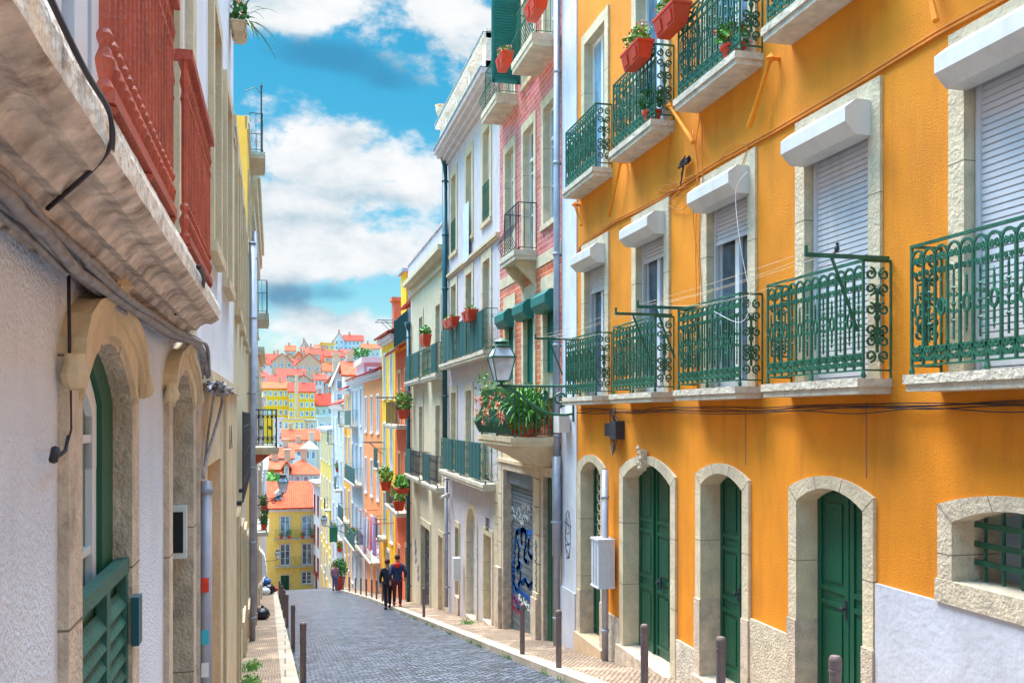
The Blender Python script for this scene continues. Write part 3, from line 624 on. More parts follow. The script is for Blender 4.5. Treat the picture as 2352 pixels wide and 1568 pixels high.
for i, c in enumerate(CEN):
    o = OB.window(c-.51, c+.51, .325, 2.77, w=.17, wt=.18, depth=.17, cols=2, rows=1, frame='frame', glass='glass', sill=False, fw=.06)
    shutter_slats(OB, o, c-.46, c+.46, stop[i], 2.60, .10); shutter_box(OB, o, c-.55, c+.52, 2.47, 2.78, .285)
    OB.balcony(c-.79, c+.79, .32, .30, 1.0, .13, 'ornate', label=['first floor balcony at the far end of the orange house', None, None, None, 'first floor balcony above the barred window, its stone edge broken away', None][i])
    if i < 6:
        o = OB.window(c-.51, c+.51, 3.935, 6.39, w=.17, wt=.18, depth=.17, cols=2, rows=2, frame='frame', glass='glassblue', sill=False, fw=.06)
        OB.balcony(c-.79, c+.79, 3.93, .30, 1.0, .14, 'ornate')
# ground floor: doors A..D and the barred window
def arch_door(b, s0, s1, h0, h1, rise, w, depth, stone='marble', leaves=2, fold=0, jamb='jamb', key=False, panels=((.04, .34), (.38, .64), (.68, .97)), block=.9, fan=False):
    o = door_leaf(b, s0, s1, h0, h1, depth, leaves=leaves, rise=rise, fold=fold, panels=panels)
    sr = b.surround(o, s0, s1, h0, h1, rise, w, .17, .035, depth, stone, sill=False, rise_o=rise*.95)
    for q in (s0-w-.01, s1-.004):
        if block: r = MB(); r.box(b.f, q, q+w+.014, h0-.25, h0+block, -depth, .05); r.build('jamb_block', jamb, o)
    t = MB(); t.box(b.f, s0-w, s1+w, h0-.5, h0, -depth-.05, .10); t.build('door_step', 'stepstone' if s0 > 14 else 'jamb', o)
    if key:
        k = MB(); c = (s0+s1)/2; k.prism([b.f.W(c-.05, h1-.10, .03), b.f.W(c+.05, h1-.10, .03), b.f.W(c+.08, h1+.2, .03), b.f.W(c-.08, h1+.2, .03)], [b.f.W(c-.04, h1-.10, .10), b.f.W(c+.04, h1-.10, .10), b.f.W(c+.06, h1+.2, .13), b.f.W(c-.06, h1+.2, .13)])
        for a in range(5): k.octa(b.f.W(c+.05*math.sin(a*2.1), h1-.06+a*.07, .12), Vector((0, .04, 0)), Vector((0, 0, .05)), Vector((-.04, 0, 0)))
        k.build('keystone', 'marblespeck', o)
    return o
arch_door(OB, 14.15, 15.18, -3.78, -.77, .20, .20, .22, leaves=2, block=.75)
arch_door(OB, 11.36, 13.12, -3.50, -.68, .26, .16, .24, leaves=3, fold=.03, key=True, block=.0)
arch_door(OB, 9.38, 10.44, -3.22, -.68, .17, .15, .25, leaves=2, block=.95)
arch_door(OB, 7.16, 8.25, -2.95, -.69, .16, .15, .22, leaves=2, block=.9, panels=((.03, .50), (.54, .97)))
dA = MB()
for k in range(9):
    for j in range(2): dA.tube([FR.W(14.62+.09*math.cos(a*.785)+j*.2, -1.05-k*.17+.075*math.sin(a*.785), -.185) for a in range(9)], .012, 4)
dA.build('door_grille', 'jamb', OB.root)
# barred window
o = MB(); OB.opening(4.75, 6.03, -1.276, -.68, .14)
o.box(FR, 4.75, 6.03, -1.28, -.68, -.42, -.40); wE = o.build('window', 'bluegrey', OB.root); wE['label'] = 'low barred window with stone surround on the ground floor'
g = MB()
for k in range(7): sx = 4.84+k*.185; g.tube([FR.W(sx, -1.28, -.20), FR.W(sx, -.72, -.20)], .014, 6)
for h in (-.84, -.99, -1.13): g.box(FR, 4.74, 6.05, h-.022, h+.022, -.186, -.166)
g.build('iron_grille', 'green', wE)
OB.surround(wE, 4.75, 6.03, -1.276, -.68, .14, .16, .17, .04, .4, 'marblespeck', sill=False, rise_o=.12)
g = MB(); g.box(FR, 4.57, 6.21, -1.456, -1.276, -.4, .05); g.build('sill', 'marblespeck', wE)
# plinths (each a step lower down the street)
for s0, s1, h, m, k in ((-3, 6.99, -1.46, 'plinthwhite', 0), (8.42, 9.21, -2.24, 'marblespeck', 1), (10.62, 11.18, -2.94, 'plinthstone', 2), (13.3, 13.93, -3.14, 'plinthstone', 3)):
    mb = MB(); mb.box(FR, s0, s1, -4.5, h, -.04, .028+.002*k); mb.build('plinth', m, OB.root)
# expansion joints
for sx in (9.35, 7.15): mb = MB(); mb.box(FR, sx-.006, sx+.006, -.55, .12, -.01, .006); mb.build('render_joint', 'brownred', OB.root)
# painted-over awning arms
for (a, b_) in (((1770.5, 134), (1720, 294)), ((1426, 372), (1398, 498)), ((1538, 244), (1592, 327)), ((2133, -30), (2150, 48)), ((1320, 470), (1335, 517))):
    p, q = FR.PT(a[0], a[1], .10), FR.PT(b_[0], b_[1], .14); mb = MB(); mb.tube([p, p.lerp(q, .5), q], [.02, .022, .03], 7); e = (q-p).normalized()
    mb.octa(p, Vector((0, .05, 0)), Vector((0, 0, .06)), Vector((.06, 0, 0))); mb.tube([p, p+Vector((.12, 0, 0))], .025, 6); mb.build('awning_arm', 'orange', OB.root)
OB.finish()
# ---------------- pink tiled house
PB = Building('pink_tiled_house', 'narrow pink and brick-red tiled house next to the orange one', FR, 15.45, 21.5, 9.9, 'tile', 7, base=-5.9)
mb = MB(); mb.box(FR, 15.455, 16.34, -5.5, 9.9, -.05, .02); mb.build('white_pilaster', 'whitestrip', PB.root)
mb = MB(); mb.box(FR, 15.46, 16.35, -5.4, -3.15, -.04, .05); mb.build('pilaster_base', 'plinthwhite', PB.root)
for (c, w_) in ((17.15, .42), (18.75, .42), (20.45, .42)):
    o = PB.window(c-w_, c+w_, 7.15, 9.4, w=.16, wt=.2, cols=2, rows=3, top=.5)
for (c, w_, h0) in ((17.15, .42, 3.80), (18.75, .42, 3.42), (20.45, .40, 3.80)):
    PB.window(c-w_, c+w_, h0, 6.12, w=.17, wt=.2, cols=2, rows=3, top=.62, sill=h0 > 3.5, fw=.045)
for (c, w_, h0) in ((17.15, .44, .45), (18.75, .40, -.30), (20.45, .40, .45)):
    o = PB.window(c-w_, c+w_, h0, 2.45, w=.17, wt=.32, cols=1, rows=1, glass='glassblue', sill=h0 > 0)
    shutter_slats(PB, o, c-w_+.03, c+w_-.03, h0+.45 if h0 > 0 else .75, 2.30, .10, 'teal'); 
    shutter_box(PB, o, c-w_-.08, c+w_+.06, 2.03, 2.42, .27, 'teal')
PB.balcony(18.15, 19.38, 3.40, .42, .98, .20, 'bars', iron='darkiron', pitch=.12, belly=.16, over=.06, label='small second floor balcony with dark bowed bars')
for q in (18.3, 19.15):
    mb = MB(); pr = [(3.2, 0), (3.2, .40), (3.12, .40), (2.95, .24), (2.80, .08), (2.66, .03), (2.66, 0)]
    mb.prism([FR.W(q-.06, h, d) for h, d in pr], [FR.W(q+.06, h, d) for h, d in pr]); mb.build('corbel', 'beige', PB.root)
for (a, b_, D) in ((16.5, 18.0, .5), (19.75, 21.2, .45)): PB.balcony(a, b_, 7.15, D, .98, .22, 'bars', iron='green', pitch=.10, belly=.16, over=.05)
# open louvred shutters at the top
for (sx, dx, h0) in ((18.85, .02, 7.45), (20.05, .05, 7.6)):
    pass
mb = MB(); a0, h0, h1, wdt = 18.3, 7.30, 9.2, .62
for d in (.03, wdt): mb.box(FR, 19.50, 19.54, h0, h1, d-.03, d+.03)
mb.box(FR, 19.50, 19.54, h0, h0+.08, .03, wdt); mb.box(FR, 19.50, 19.54, h1-.08, h1, .03, wdt)
h = h0+.08
while h < h1-.08: mb.prism([FR.W(19.495, h, .05), FR.W(19.535, h+.035, .05), FR.W(19.54, h+.025, .05)], [FR.W(19.495, h, wdt), FR.W(19.535, h+.035, wdt), FR.W(19.54, h+.025, wdt)]); h += .06
mb.box(FR, 19.515, 19.525, h0, h1, .04, wdt); mb.build('louvred_shutter', 'teal', PB.root)
# lower storey: bands of stone, garage shutter, green door
mb = MB(); mb.box(FR, 16.35, 21.5, 3.02, 3.26, -.04, .02); mb.build('stone_band', 'marble', PB.root)
GS0, GS1 = 18.32, 20.98
PB.opening(GS0, GS1, -5.4, -1.25, 0)
o = MB(); h = -1.55
while h > -5.35: o.box(FR, GS0, GS1, h-.085, h-.006, -.18, -.165+.01*((int(h*100)) % 2)); h -= .09
o.box(FR, GS0, GS1, -5.4, -1.25, -.24, -.185); o.box(FR, GS0+.01, GS1-.01, -1.56, -1.26, -.18, -.06)
gs = o.build('garage_shutter', 'garage', PB.root); gs['label'] = 'grey roller shutter covered in graffiti'
PB.surround(gs, GS0, GS1, -5.4, -1.25, 0, .13, .2, .04, .18, 'jamb', sill=False)
PB.opening(16.72, 17.55, -4.75, -1.20, 0)
o = MB(); o.box(FR, 16.72, 17.55, -4.75, -1.2, -.12, -.07)
for k in range(3): o.box(FR, 16.76+k*.27, 16.98+k*.27, -4.6, -1.35, -.07, -.055)
gd = o.build('door', 'greendoor', PB.root); PB.surround(gd, 16.72, 17.55, -4.75, -1.2, 0, .16, .2, .035, .06, 'jamb', sill=False)
for (a, b_) in ((21.12, 21.49), (17.83, 18.15)):
    mb = MB(); h = -5.3; 
    while h < -1.0: mb.box(FR, a, b_, h+.012, h+.56, -.04, .05+(.05 if h < -3.6 else 0)); h += .575
    mb.build('quoin_pier', 'marble', PB.root)
mb = MB(); mb.box(FR, 16.35, 21.5, -1.0, -.62, -.03, .03); mb.box(FR, 16.35, 21.5, -1.08, -1.0, -.03, .08); mb.build('stone_lintel_band', 'beige', PB.root)
for q in ((17.79, 18.185, -3.7), (21.115, 21.495, -3.6)): mb = MB(); mb.box(FR, q[0], q[1], -5.8, q[2], -.03, .13); mb.build('pier_base', 'jamb', PB.root)
# big bowed flower balcony
fb0, fb1, fbh, fbD = 16.42, 19.35, -.40, .93
ob = PB.balcony(fb0, fb1, fbh, fbD, .95, .16, 'bars', iron='green', pitch=.085, belly=.17, over=.04, barr=.014, slab='beige', label='big bowed flower balcony on a stone corbel')
mb = MB(); K = [(0, .96), (.05, .93), (.14, .72), (.24, .50), (.34, .34), (.42, .2)]
for (h_, k), (h2, k2) in zip(K[:-1], K[1:]):
    m_ = (fb0+fb1)/2; w1, w2 = (fb1-fb0)/2*(.55+.45*k), (fb1-fb0)/2*(.55+.45*k2)
    y0, y1 = fbh-.16-h_, fbh-.16-h2
    mb.hexa([FR.W(m_-w2, y1, -.02), FR.W(m_+w2, y1, -.02), FR.W(m_+w2, y1, fbD*k2), FR.W(m_-w2, y1, fbD*k2), FR.W(m_-w1, y0, -.02), FR.W(m_+w1, y0, -.02), FR.W(m_+w1, y0, fbD*k), FR.W(m_-w1, y0, fbD*k)])
mb.build('corbel', 'beige', ob)
PB.pipe(16.40, -4.4, 9.8, .10, .062); PB.pipe(16.32, -2.6, -.75, .13, .085)
# graffiti on the shutter and pier
def gst(px): return [(FR.S(x, -.15), FR.H(x, y, -.15)) for x, y in px]
D_ = -.147
def curve(pts, n=6):
    out_ = []
    for k in range(len(pts)-1):
        p0, p1, p2, p3 = [Vector(pts[max(0, min(len(pts)-1, j))]) for j in (k-1, k, k+1, k+2)]
        for q in range(n):
            t = q/n; out_.append(tuple(.5*((2*p1)+(-p0+p2)*t+(2*p0-5*p1+4*p2-p3)*t*t+(-p0+3*p1-3*p2+p3)*t**3)))
    out_.append(tuple(pts[-1])); return out_
bl = [curve(gst([(1186, 1222), (1182, 1260), (1180, 1320), (1184, 1350), (1196, 1358), (1212, 1372), (1228, 1382)])), curve(gst([(1186, 1222), (1196, 1216), (1212, 1222), (1234, 1220)])), curve(gst([(1198, 1250), (1197, 1222), (1203, 1216), (1208, 1226), (1206, 1262)])),
      curve(gst([(1205, 1262), (1204, 1282), (1212, 1290)])), curve(gst([(1186, 1308), (1193, 1300), (1195, 1330), (1190, 1345)])), curve(gst([(1224, 1240), (1228, 1280)]))]
bl += [curve(gst([(1176, 1290), (1177, 1340), (1186, 1385), (1200, 1400)])), curve(gst([(1215, 1235), (1213, 1262), (1221, 1280), (1230, 1262)])), curve(gst([(1196, 1340), (1206, 1330), (1214, 1345), (1224, 1338), (1228, 1360)])), curve(gst([(1188, 1240), (1192, 1262), (1190, 1285), (1196, 1296)]))]
PB.strokes(gs, 'graffiti', 'gblue', bl, D_, .11)
rnd = random.Random(4); sc1 = []
for (x0, y0) in ((1174, 1168), (1186, 1172), (1198, 1164), (1208, 1168), (1176, 1186), (1188, 1188), (1200, 1184), (1210, 1190), (1196, 1200)):
    sc1.append(curve(gst([(x0+rnd.uniform(-2, 3)+k*1.6, y0+(8 if k % 2 else -7)*rnd.uniform(.6, 1)) for k in range(6)])))
PB.strokes(gs, 'graffiti', 'gwhite', sc1, D_+.003, .03)
tz = []
for i, ch in enumerate('RUNZBA'):
    x = 1192+i*6.6; y = 1364+i*8
    L_ = {'R': [(0, 14), (0, 0), (4, 2), (1, 7), (5, 14)], 'U': [(0, 0), (0, 12), (4, 13), (5, 0)], 'N': [(0, 13), (0, 0), (5, 13), (5, 0)], 'Z': [(0, 0), (5, 1), (0, 12), (5, 13)], 'B': [(0, 0), (0, 13), (4, 10), (1, 6), (4, 3), (0, 0)], 'A': [(0, 14), (2, 0), (5, 14)]}[ch]
    tz.append(gst([(x+a, y+b) for a, b in L_]))
PB.strokes(gs, 'graffiti', 'gwhite', tz, D_+.006, .03)
pk = []
for (x0, y0) in ((1175, 1370), (1186, 1378), (1176, 1392), (1188, 1400)):
    pk.append(curve(gst([(x0, y0+10), (x0+1, y0-4), (x0+5, y0), (x0+2, y0+5), (x0+8, y0+11), (x0+9, y0-2)])))
PB.strokes(gs, 'graffiti', 'gpink', pk, D_, .035)
cy = [curve([(17.99+.05*math.sin(k*2.3+j), -2.55-j*.27-k*.05) for k in range(6)]) for j in range(6)]
PB.strokes(None, 'graffiti', 'gcyan', cy, .066, .03)
bk = [curve([(15.95+.16*math.cos(k*.52), -2.05-.5*0+.42*math.sin(k*.52)-.1) for k in range(13)]), curve([(15.85, -1.75), (15.95, -1.9), (15.86, -2.1), (16.02, -2.15)]), curve([(16.08, -1.8), (16.0, -2.0), (16.1, -2.2), (15.9, -2.35)]), curve([(15.8, -2.3), (16.1, -2.4), (15.85, -2.55), (16.05, -2.6)]), curve([(15.75, -2.0), (16.15, -1.95)])]
PB.strokes(None, 'graffiti', 'gblack', bk, .026, .014)
PB.finish(splits=((-1.0, 'tilered'), (3.1, 'tile')))
# override: the lowest storey is stone, not tiles
mb = MB()
for (a, b_, h0, h1) in ((16.355, 16.49, -5.4, -1.085), (17.78, 17.82, -5.4, -1.0), (18.16, 18.19, -5.4, -1.1), (16.495, 17.815, -.99, -.97)): mb.box(FR, a, b_, h0, h1, -.03, .012)
mb.build('ground_floor_stone', 'jamb', PB.root)
# ---------------- tall white house with balustrade
WB = Building('white_balustrade_house', 'tall pinkish white house crowned by a stone balustrade', FR, 21.5, 28.7, 8.35, 'pinkwhite', 7, base=-7)
wc = [22.95, 25.25, 27.65]
for i, c in enumerate(wc):
    WB.window(c-.40, c+.40, 5.0, 7.35, w=.20, wt=.24, stone='beige', frame='frame', glass='glassblue', cols=2, rows=3, sill=True)
    WB.window(c-.42, c+.42, 1.62, 4.0, w=.20, wt=.22, stone='marble', frame='bluegrey' if i == 1 else 'frame', glass='glass', cols=2, rows=3, sill=False)
    WB.window(c-.42, c+.42, -1.64, .72, w=.18, wt=.2, stone='marble', frame='frame', glass='lampglass', cols=2, rows=1, sill=False)
    if i != 1:
        r = MB(); rail_bars(r, lambda u, v: FR.W(c-.40+u, 5.02+v, .03), .80, .95, .09, .008, rings=True); r.build('juliet_rail', 'green', WB.root)
WB.balcony(21.7, 28.3, 1.60, .33, 1.02, .16, 'rings', iron='green', pitch=.14, screen=((.3, 1.9), (2.4, 3.9), (4.4, 6.2)), label='long second floor balcony with green screens')
WB.balcony(21.75, 28.3, -1.66, .33, .98, .17, 'rings', iron='green', pitch=.14, screen=((.6, 2.0), (2.6, 4.0), (4.5, 6.1)), label='long first floor balcony with green screens')
WB.band('string_course', 'marble', 21.5, 28.7, ((4.30, 4.36, .06), (4.36, 4.44, .10)))
WB.band('cornice', 'pinkwhite', 21.5, 28.75, ((7.95, 8.05, .10), (8.05, 8.15, .22), (8.15, 8.25, .36), (8.25, 8.38, .46)))
mb = MB(); s_ = 21.6
while s_ < 28.6:
    if int((s_-21.6)/.2) % 9 == 0: mb.box(FR, s_-.10, s_+.10, 8.38, 9.32, .12, .34)
    else: mb.lathe(FR.W(s_, 8.55, .23), [(.05, 0), (.035, .08), (.075, .22), (.04, .42), (.05, .55)], 8)
    s_ += .2
mb.box(FR, 21.5, 28.75, 8.38, 8.55, .10, .36); mb.box(FR, 21.5, 28.8, 9.10, 9.22, .06, .40)
mb.build('balustrade', 'oldface', WB.root)
mb = MB(); mb.box(FR, 21.5, 28.78, 8.385, 8.41, .0, .50); mb.box(FR, 21.5, 28.83, 9.225, 9.25, .04, .43); mb.build('lead_flashing', 'bluegrey', WB.root)
mb = MB(); mb.lathe(FR.W(28.55, 9.22, .23), [(.10, 0), (.12, .06), (.06, .12), (.16, .3), (.2, .48), (.14, .5), (.22, .56)], 12); mb.build('stone_urn', 'beige', WB.root, smooth=True)
# ground floor of the white house
def plain_door(b, s0, s1, h0, h1, depth, m, w=.15, stone='marble', rise=0, leaves=1):
    o = door_leaf(b, s0, s1, h0, h1, depth, m, leaves=leaves, rise=rise, panels=((.05, .45), (.52, .94))); b.surround(o, s0, s1, h0, h1, rise, w, .18, .03, depth, stone, sill=False, rise_o=rise); t = MB(); t.box(b.f, s0-.01, s1+.01, h0-.9, h0-.004, -depth-.06, .06); t.build('door_step', 'jamb', o); return o
o = plain_door(WB, 24.25, 25.55, -5.6, -2.55, .17, 'whitestrip', .18, rise=.62); o['label'] = 'white patched door under a round stone arch'
WB.strokes(o, 'graffiti', 'gpurple', [curve([(24.95, -3.0), (24.75, -3.3), (25.05, -3.35), (24.7, -3.5)]), [(24.85, -2.95), (24.9, -3.6)]], -.145, .10)
plain_door(WB, 22.35, 23.25, -5.25, -3.05, .16, 'marblespeck', .16)
plain_door(WB, 26.75, 27.35, -5.4, -3.35, .12, 'dark', .10)
WB.strokes(None, 'house_number', 'dark', [[(22.62, -2.62), (22.98, -2.62), (22.98, -2.9), (22.62, -2.9), (22.62, -2.62)], curve([(22.74, -2.86), (22.88, -2.84), (22.86, -2.68), (22.74, -2.68), (22.76, -2.77), (22.88, -2.77)])], .03, .035)
mb = MB(); h = -5.7
while h < -1.9: mb.box(FR, 21.52, 21.95, h+.012, h+.5, -.04, .05); h += .512
mb.build('quoin_pier', 'marble', WB.root)
WB.pipe(28.62, -1.7, 8.0, .12, .085, 'tealpipe', hopper=True); WB.pipe(28.45, -6.0, -1.8, .10, .06, 'pipe')
mb = MB(); mb.wbox(4.72, 4.93, 26.0, 26.28, -4.75, -4.1); mb.build('white_meter_box', 'shutterbox', WB.root)
WB.finish()
# white sheet hung from the top middle window
mb = MB(); pts = []
for k in range(11):
    pts.append((24.88+k*.08, .09+.02*math.sin(k*1.7)))
for a, b_ in zip(pts[:-1], pts[1:]): mb.prism([FR.W(a[0], 4.35, a[1]), FR.W(b_[0], 4.32, b_[1]), FR.W(b_[0], 5.95, b_[1]), FR.W(a[0], 5.95, a[1])], [FR.W(a[0], 4.35, a[1]+.012), FR.W(b_[0], 4.32, b_[1]+.012), FR.W(b_[0], 5.95, b_[1]+.012), FR.W(a[0], 5.95, a[1]+.012)])
tag(mb.build('hanging_sheet', 'whitecloth', loc=FR.W(25.3, 4.4, .1)), 'white sheet hung out of the middle top window of the white balustrade house', 'sheet')
# ---------------- cream house
CB = Building('cream_house', 'cream plastered house between the white and the salmon house', FR, 28.7, 37.6, 5.45, 'cream', 7, base=-8.6)
for c in (30.6, 34.6):
    CB.window(c-.45, c+.45, 1.40, 3.75, w=.18, wt=.3, cols=2, rows=3, glass='glassblue', sill=False)
    CB.window(c-.45, c+.45, -2.25, .35, w=.16, wt=.5, cols=2, rows=3, sill=False)
CB.balcony(29.0, 32.2, 1.36, .33, 1.0, .16, 'rings', iron='green', screen=((.2, 1.2),)); CB.balcony(33.0, 36.9, 1.36, .33, 1.0, .16, 'rings', iron='green', screen=((.2, 1.6), (2.6, 3.8)))
CB.balcony(29.0, 32.2, -2.30, .33, 1.0, .16, 'rings', iron='darkiron', screen=((1.6, 2.9),)); CB.balcony(33.0, 36.9, -2.30, .33, 1.0, .16, 'rings', iron='darkiron', screen=((2.4, 3.8),))
CB.band('cornice', 'cream', 28.7, 37.6, ((4.85, 4.95, .08), (5.15, 5.28, .2), (5.28, 5.45, .34)))
mb = MB(); mb.box(FR, 28.75, 37.6, 5.45, 6.15, -.15, .12); mb.box(FR, 28.75, 37.6, 6.15, 6.22, -.18, .16); mb.build('parapet', 'pinkwhite', CB.root)
mb = MB()
for h0, h1 in ((5.50, 8.0),): mb.prism([FR.W(29.0, h0, -.3), FR.W(36.4, h0, -.3), FR.W(34.5, h1-.7, -1.0), (FR.W(29.0, h1, -1.0))], [FR.W(29.0, h0, -5), FR.W(36.4, h0, -5), FR.W(34.5, h1-.7, -5), FR.W(29.0, h1, -5)])
mb.build('attic_storey', 'lilac', CB.root)
o = o_door = door_leaf(CB, 32.4, 34.6, -7.4, -4.1, .17, 'garage', leaves=2); CB.surround(o, 32.4, 34.6, -7.4, -4.1, 0, .2, .25, .03, .17, 'marble', sill=False)
o = plain_door(CB, 29.6, 30.5, -6.6, -4.0, .15, 'peachpanel', .14)
CB.pipe(37.45, -7.6, 3.6, .12, .085, 'tealpipe', hopper=True)
hx = []
def glyph(pts, s, h): return [(s-a*1.3, h-b*.36) for a, b in pts]
for i, G in enumerate(([[(0, 0), (1, 0)], [(.5, 0), (.5, 1)], [(0, 1), (1, .9)]], [[(1, 0), (0, 0), (0, 1), (1, 1)], [(0, .5), (.9, .5)]], [[(0, 1), (.2, 0), (1, .2), (.6, 1)]], [[(0, 0), (1, .1), (0, .9), (1, 1)]], [[(0, .1), (1, 0), (.4, .5), (1, .9), (0, 1)]], [[(.1, .2), (.8, 0), (1, .7), (.3, 1), (.1, .2)]])):
    for g_ in G: hx.append(glyph(g_, 34.3, -4.35-i*.44))
CB.strokes(o_door, 'graffiti', 'gblack', hx, -.146, .09)
CB.strokes(None, 'graffiti', 'gpurple', [curve([(36.4, -5.2), (36.1, -4.9), (36.3, -5.5), (35.9, -5.2), (36.2, -5.8), (35.8, -5.6)]), curve([(35.6, -6.1), (35.3, -5.8), (35.5, -6.4), (35.2, -6.2)])], .012, .05)
CB.finish()
# ---------------- salmon red house
RB = Building('salmon_red_house', 'salmon red house with a roof terrace and a red tiled eave', FR, 37.6, 43.0, 2.9, 'red', 7, base=-9.3)
for c in (39.0, 41.4):
    for h in (-.35, -4.0): RB.window(c-.42, c+.42, h, h+2.3, w=.14, cols=2, rows=2, stone='peachpanel', sill=False)
RB.balcony(38.1, 42.7, -.38, .5, 1.0, .18, 'bars', iron='darkiron', pitch=.14); RB.balcony(38.1, 42.7, -4.05, .5, 1.0, .18, 'bars', iron='darkiron', pitch=.14)
mb = MB(); mb.hexa([FR.W(37.6, 2.75, .5), FR.W(43, 2.75, .5), FR.W(43, 3.15, -.2), FR.W(37.6, 3.15, -.2), FR.W(37.6, 2.88, .5), FR.W(43, 2.88, .5), FR.W(43, 3.3, -.2), FR.W(37.6, 3.3, -.2)]); mb.build('tiled_eave', 'roofred', RB.root)
r = MB(); rail_bars(r, lambda u, v: FR.W(37.9+u, 3.15+v, .1), 4.9, 1.25, .12, .012, rings=False)
for k in range(10): r.prism([FR.W(38+k*.48, 3.2, .07), FR.W(38.47+k*.48, 3.2, .07), FR.W(38.47+k*.48, 4.3, .07), FR.W(38+k*.48, 4.3, .07)], [FR.W(38+k*.48, 3.2, .05), FR.W(38.47+k*.48, 3.2, .05), FR.W(38.47+k*.48, 4.3, .05), FR.W(38+k*.48, 4.3, .05)])
r.build('terrace_railing', 'greensheet', RB.root)
mb = MB(); mb.box(FR, 37.7, 42.6, 3.0, 5.2, -4, -1.2); mb.build('terrace_room', 'pinkwhite', RB.root)
mb = MB(); mb.hexa([FR.W(37.5, 4.9, -.2), FR.W(42.8, 4.9, -.2), FR.W(42.8, 6.2, -3.4), FR.W(37.5, 6.2, -3.4), FR.W(37.5, 5.05, -.2), FR.W(42.8, 5.05, -.2), FR.W(42.8, 6.35, -3.4), FR.W(37.5, 6.35, -3.4)]); mb.build('roof', 'roofred', RB.root)
plain_door(RB, 38.4, 39.3, -8.0, -5.6, .15, 'maroon', .12, 'peachpanel'); plain_door(RB, 41.0, 41.9, -8.4, -6.0, .15, 'maroon', .12, 'peachpanel')
RB.finish()
# ---------------- the row beyond, on the bent building line
def row_house(name, label, px0, px1, top, wm, floors, cols, wh=2.0, eave='roofred', balc=(), stone='frame', iron='green', ground=('greendoor',), depth=7, frame='frame', doors=2, f=FR2, w=.10, ww=.42, roofh=1.4):
    s0, s1 = f.S(px1), f.S(px0); b = Building(name, label, f, s0, s1, top, wm, depth)
    L = s1-s0; cs = [s0+L*(k+.5)/cols for k in range(cols)]; g0 = gz(f.W(s0, 0, 0).y)
    for fi, h in enumerate(floors):
        for c in cs: b.window(c-ww, c+ww, h, h+wh, w=w, cols=2, rows=2, stone=stone, frame=frame, sill=True)
    for (fi, a, e, scr) in balc:
        h = floors[fi]; b.balcony(cs[a]-.75, cs[e]+.75, h-.04, .5, 1.0, .15, 'bars', iron=iron, pitch=.16, screen=((.1, (cs[e]-cs[a])+1.4),) if scr else None)
    for k in range(doors):
        c = s0+L*(k+.5)/doors; gd = gz(f.W(c, 0, 0).y); o = plain_door(b, c-.45, c+.45, gd-.2, gd+2.15, .15, ground[k % len(ground)], .12, stone)
    if eave:
        mb = MB(); E = [(s0-.1, top-.05, .35), (s1+.1, top-.05, .35)]
        mb.hexa([f.W(s0-.1, top-.02, .4), f.W(s1+.1, top-.02, .4), f.W(s1+.1, top+roofh, -3.4), f.W(s0-.1, top+roofh, -3.4), f.W(s0-.1, top+.10, .4), f.W(s1+.1, top+.10, .4), f.W(s1+.1, top+roofh+.15, -3.4), f.W(s0-.1, top+roofh+.15, -3.4)])
        mb.hexa([f.W(s0-.1, top-.02, -7.3), f.W(s1+.1, top-.02, -7.3), f.W(s1+.1, top+roofh, -3.4), f.W(s0-.1, top+roofh, -3.4), f.W(s0-.1, top+.10, -7.3), f.W(s1+.1, top+.10, -7.3), f.W(s1+.1, top+roofh+.15, -3.4), f.W(s0-.1, top+roofh+.15, -3.4)])
        mb.build('roof', eave, b.root)
        mb = MB(); mb.box(f, s0-.05, s1+.05, top-.22, top-.02, -.03, .26); mb.box(f, s0, s1, top-.36, top-.22, -.03, .12); mb.build('cornice', 'white', b.root)
    b.finish(); return b
YB = row_house('yellow_house', 'strong yellow house with dormer and chimney behind the salmon one', 877, 907.8, 3.9, 'yellow', (.9, -2.6, -6.1), 2, 2.2, balc=((1, 1, 1, 1), (2, 1, 1, 1)), stone='frame', doors=1)
mb = MB(); mb.box(FR2, .6, 2.2, 4.2, 6.9, -2.2, -.6); mb.build('dormer', 'yellow', YB.root)
mb = MB(); mb.box(FR2, .5, 2.3, 6.9, 7.05, -2.4, -.4); mb.box(FR2, .55, .63, 4.4, 6.9, -2.5, -.7); mb.build('dormer_roof', 'bluegrey', YB.root)
mb = MB(); mb.box(FR2, 4.0, 4.7, 3.9, 5.9, -1.4, -.5); mb.box(FR2, 3.9, 4.8, 5.9, 6.1, -1.5, -.4); mb.build('chimney', 'brownred', YB.root)
row_house('peach_house', 'peach plastered house with white framed windows and laundry outside', 835, 876.5, 2.35, 'peach', (-.9, -4.5, -7.7), 3, 2.0, balc=((2, 0, 2, 0),), iron='darkiron', doors=3, ground=('maroon', 'peachpanel'))
row_house('narrow_white_house', 'narrow white house with teal balconies further down the row', 806, 834.6, 2.35, 'skywhite', (-.6, -4.2, -8.2, -11.2), 3, 2.3, balc=((0, 1, 2, 1), (1, 0, 2, 1), (2, 0, 2, 1)), iron='teal', doors=3, ground=('greendoor', 'bluegrey'), ww=.5)
row_house('amber_house', 'narrow amber house between two white ones in the row', 789.5, 805.7, 1.9, 'amber', (-.6, -3.6, -7.4, -10.8), 2, 2.1, balc=((0, 1, 1, 0), (2, 0, 1, 1)), doors=2)
row_house('pale_blue_house', 'cool white house with red geraniums at its green balconies', 762, 789.2, .9, 'skywhite', (-2.2, -5.6, -9.4, -12.8), 3, 2.1, balc=((0, 2, 2, 1), (2, 0, 1, 1), (1, 0, 0, 0)), doors=3)
row_house('lime_yellow_house', 'lime yellow house with white window arches low in the street', 736, 761.7, -1.2, 'limeyellow', (-4.2, -8.2, -11.6, -14.9), 4, 2.3, balc=((1, 0, 0, 0),), doors=3, eave='skywhite', roofh=.3, w=.22)
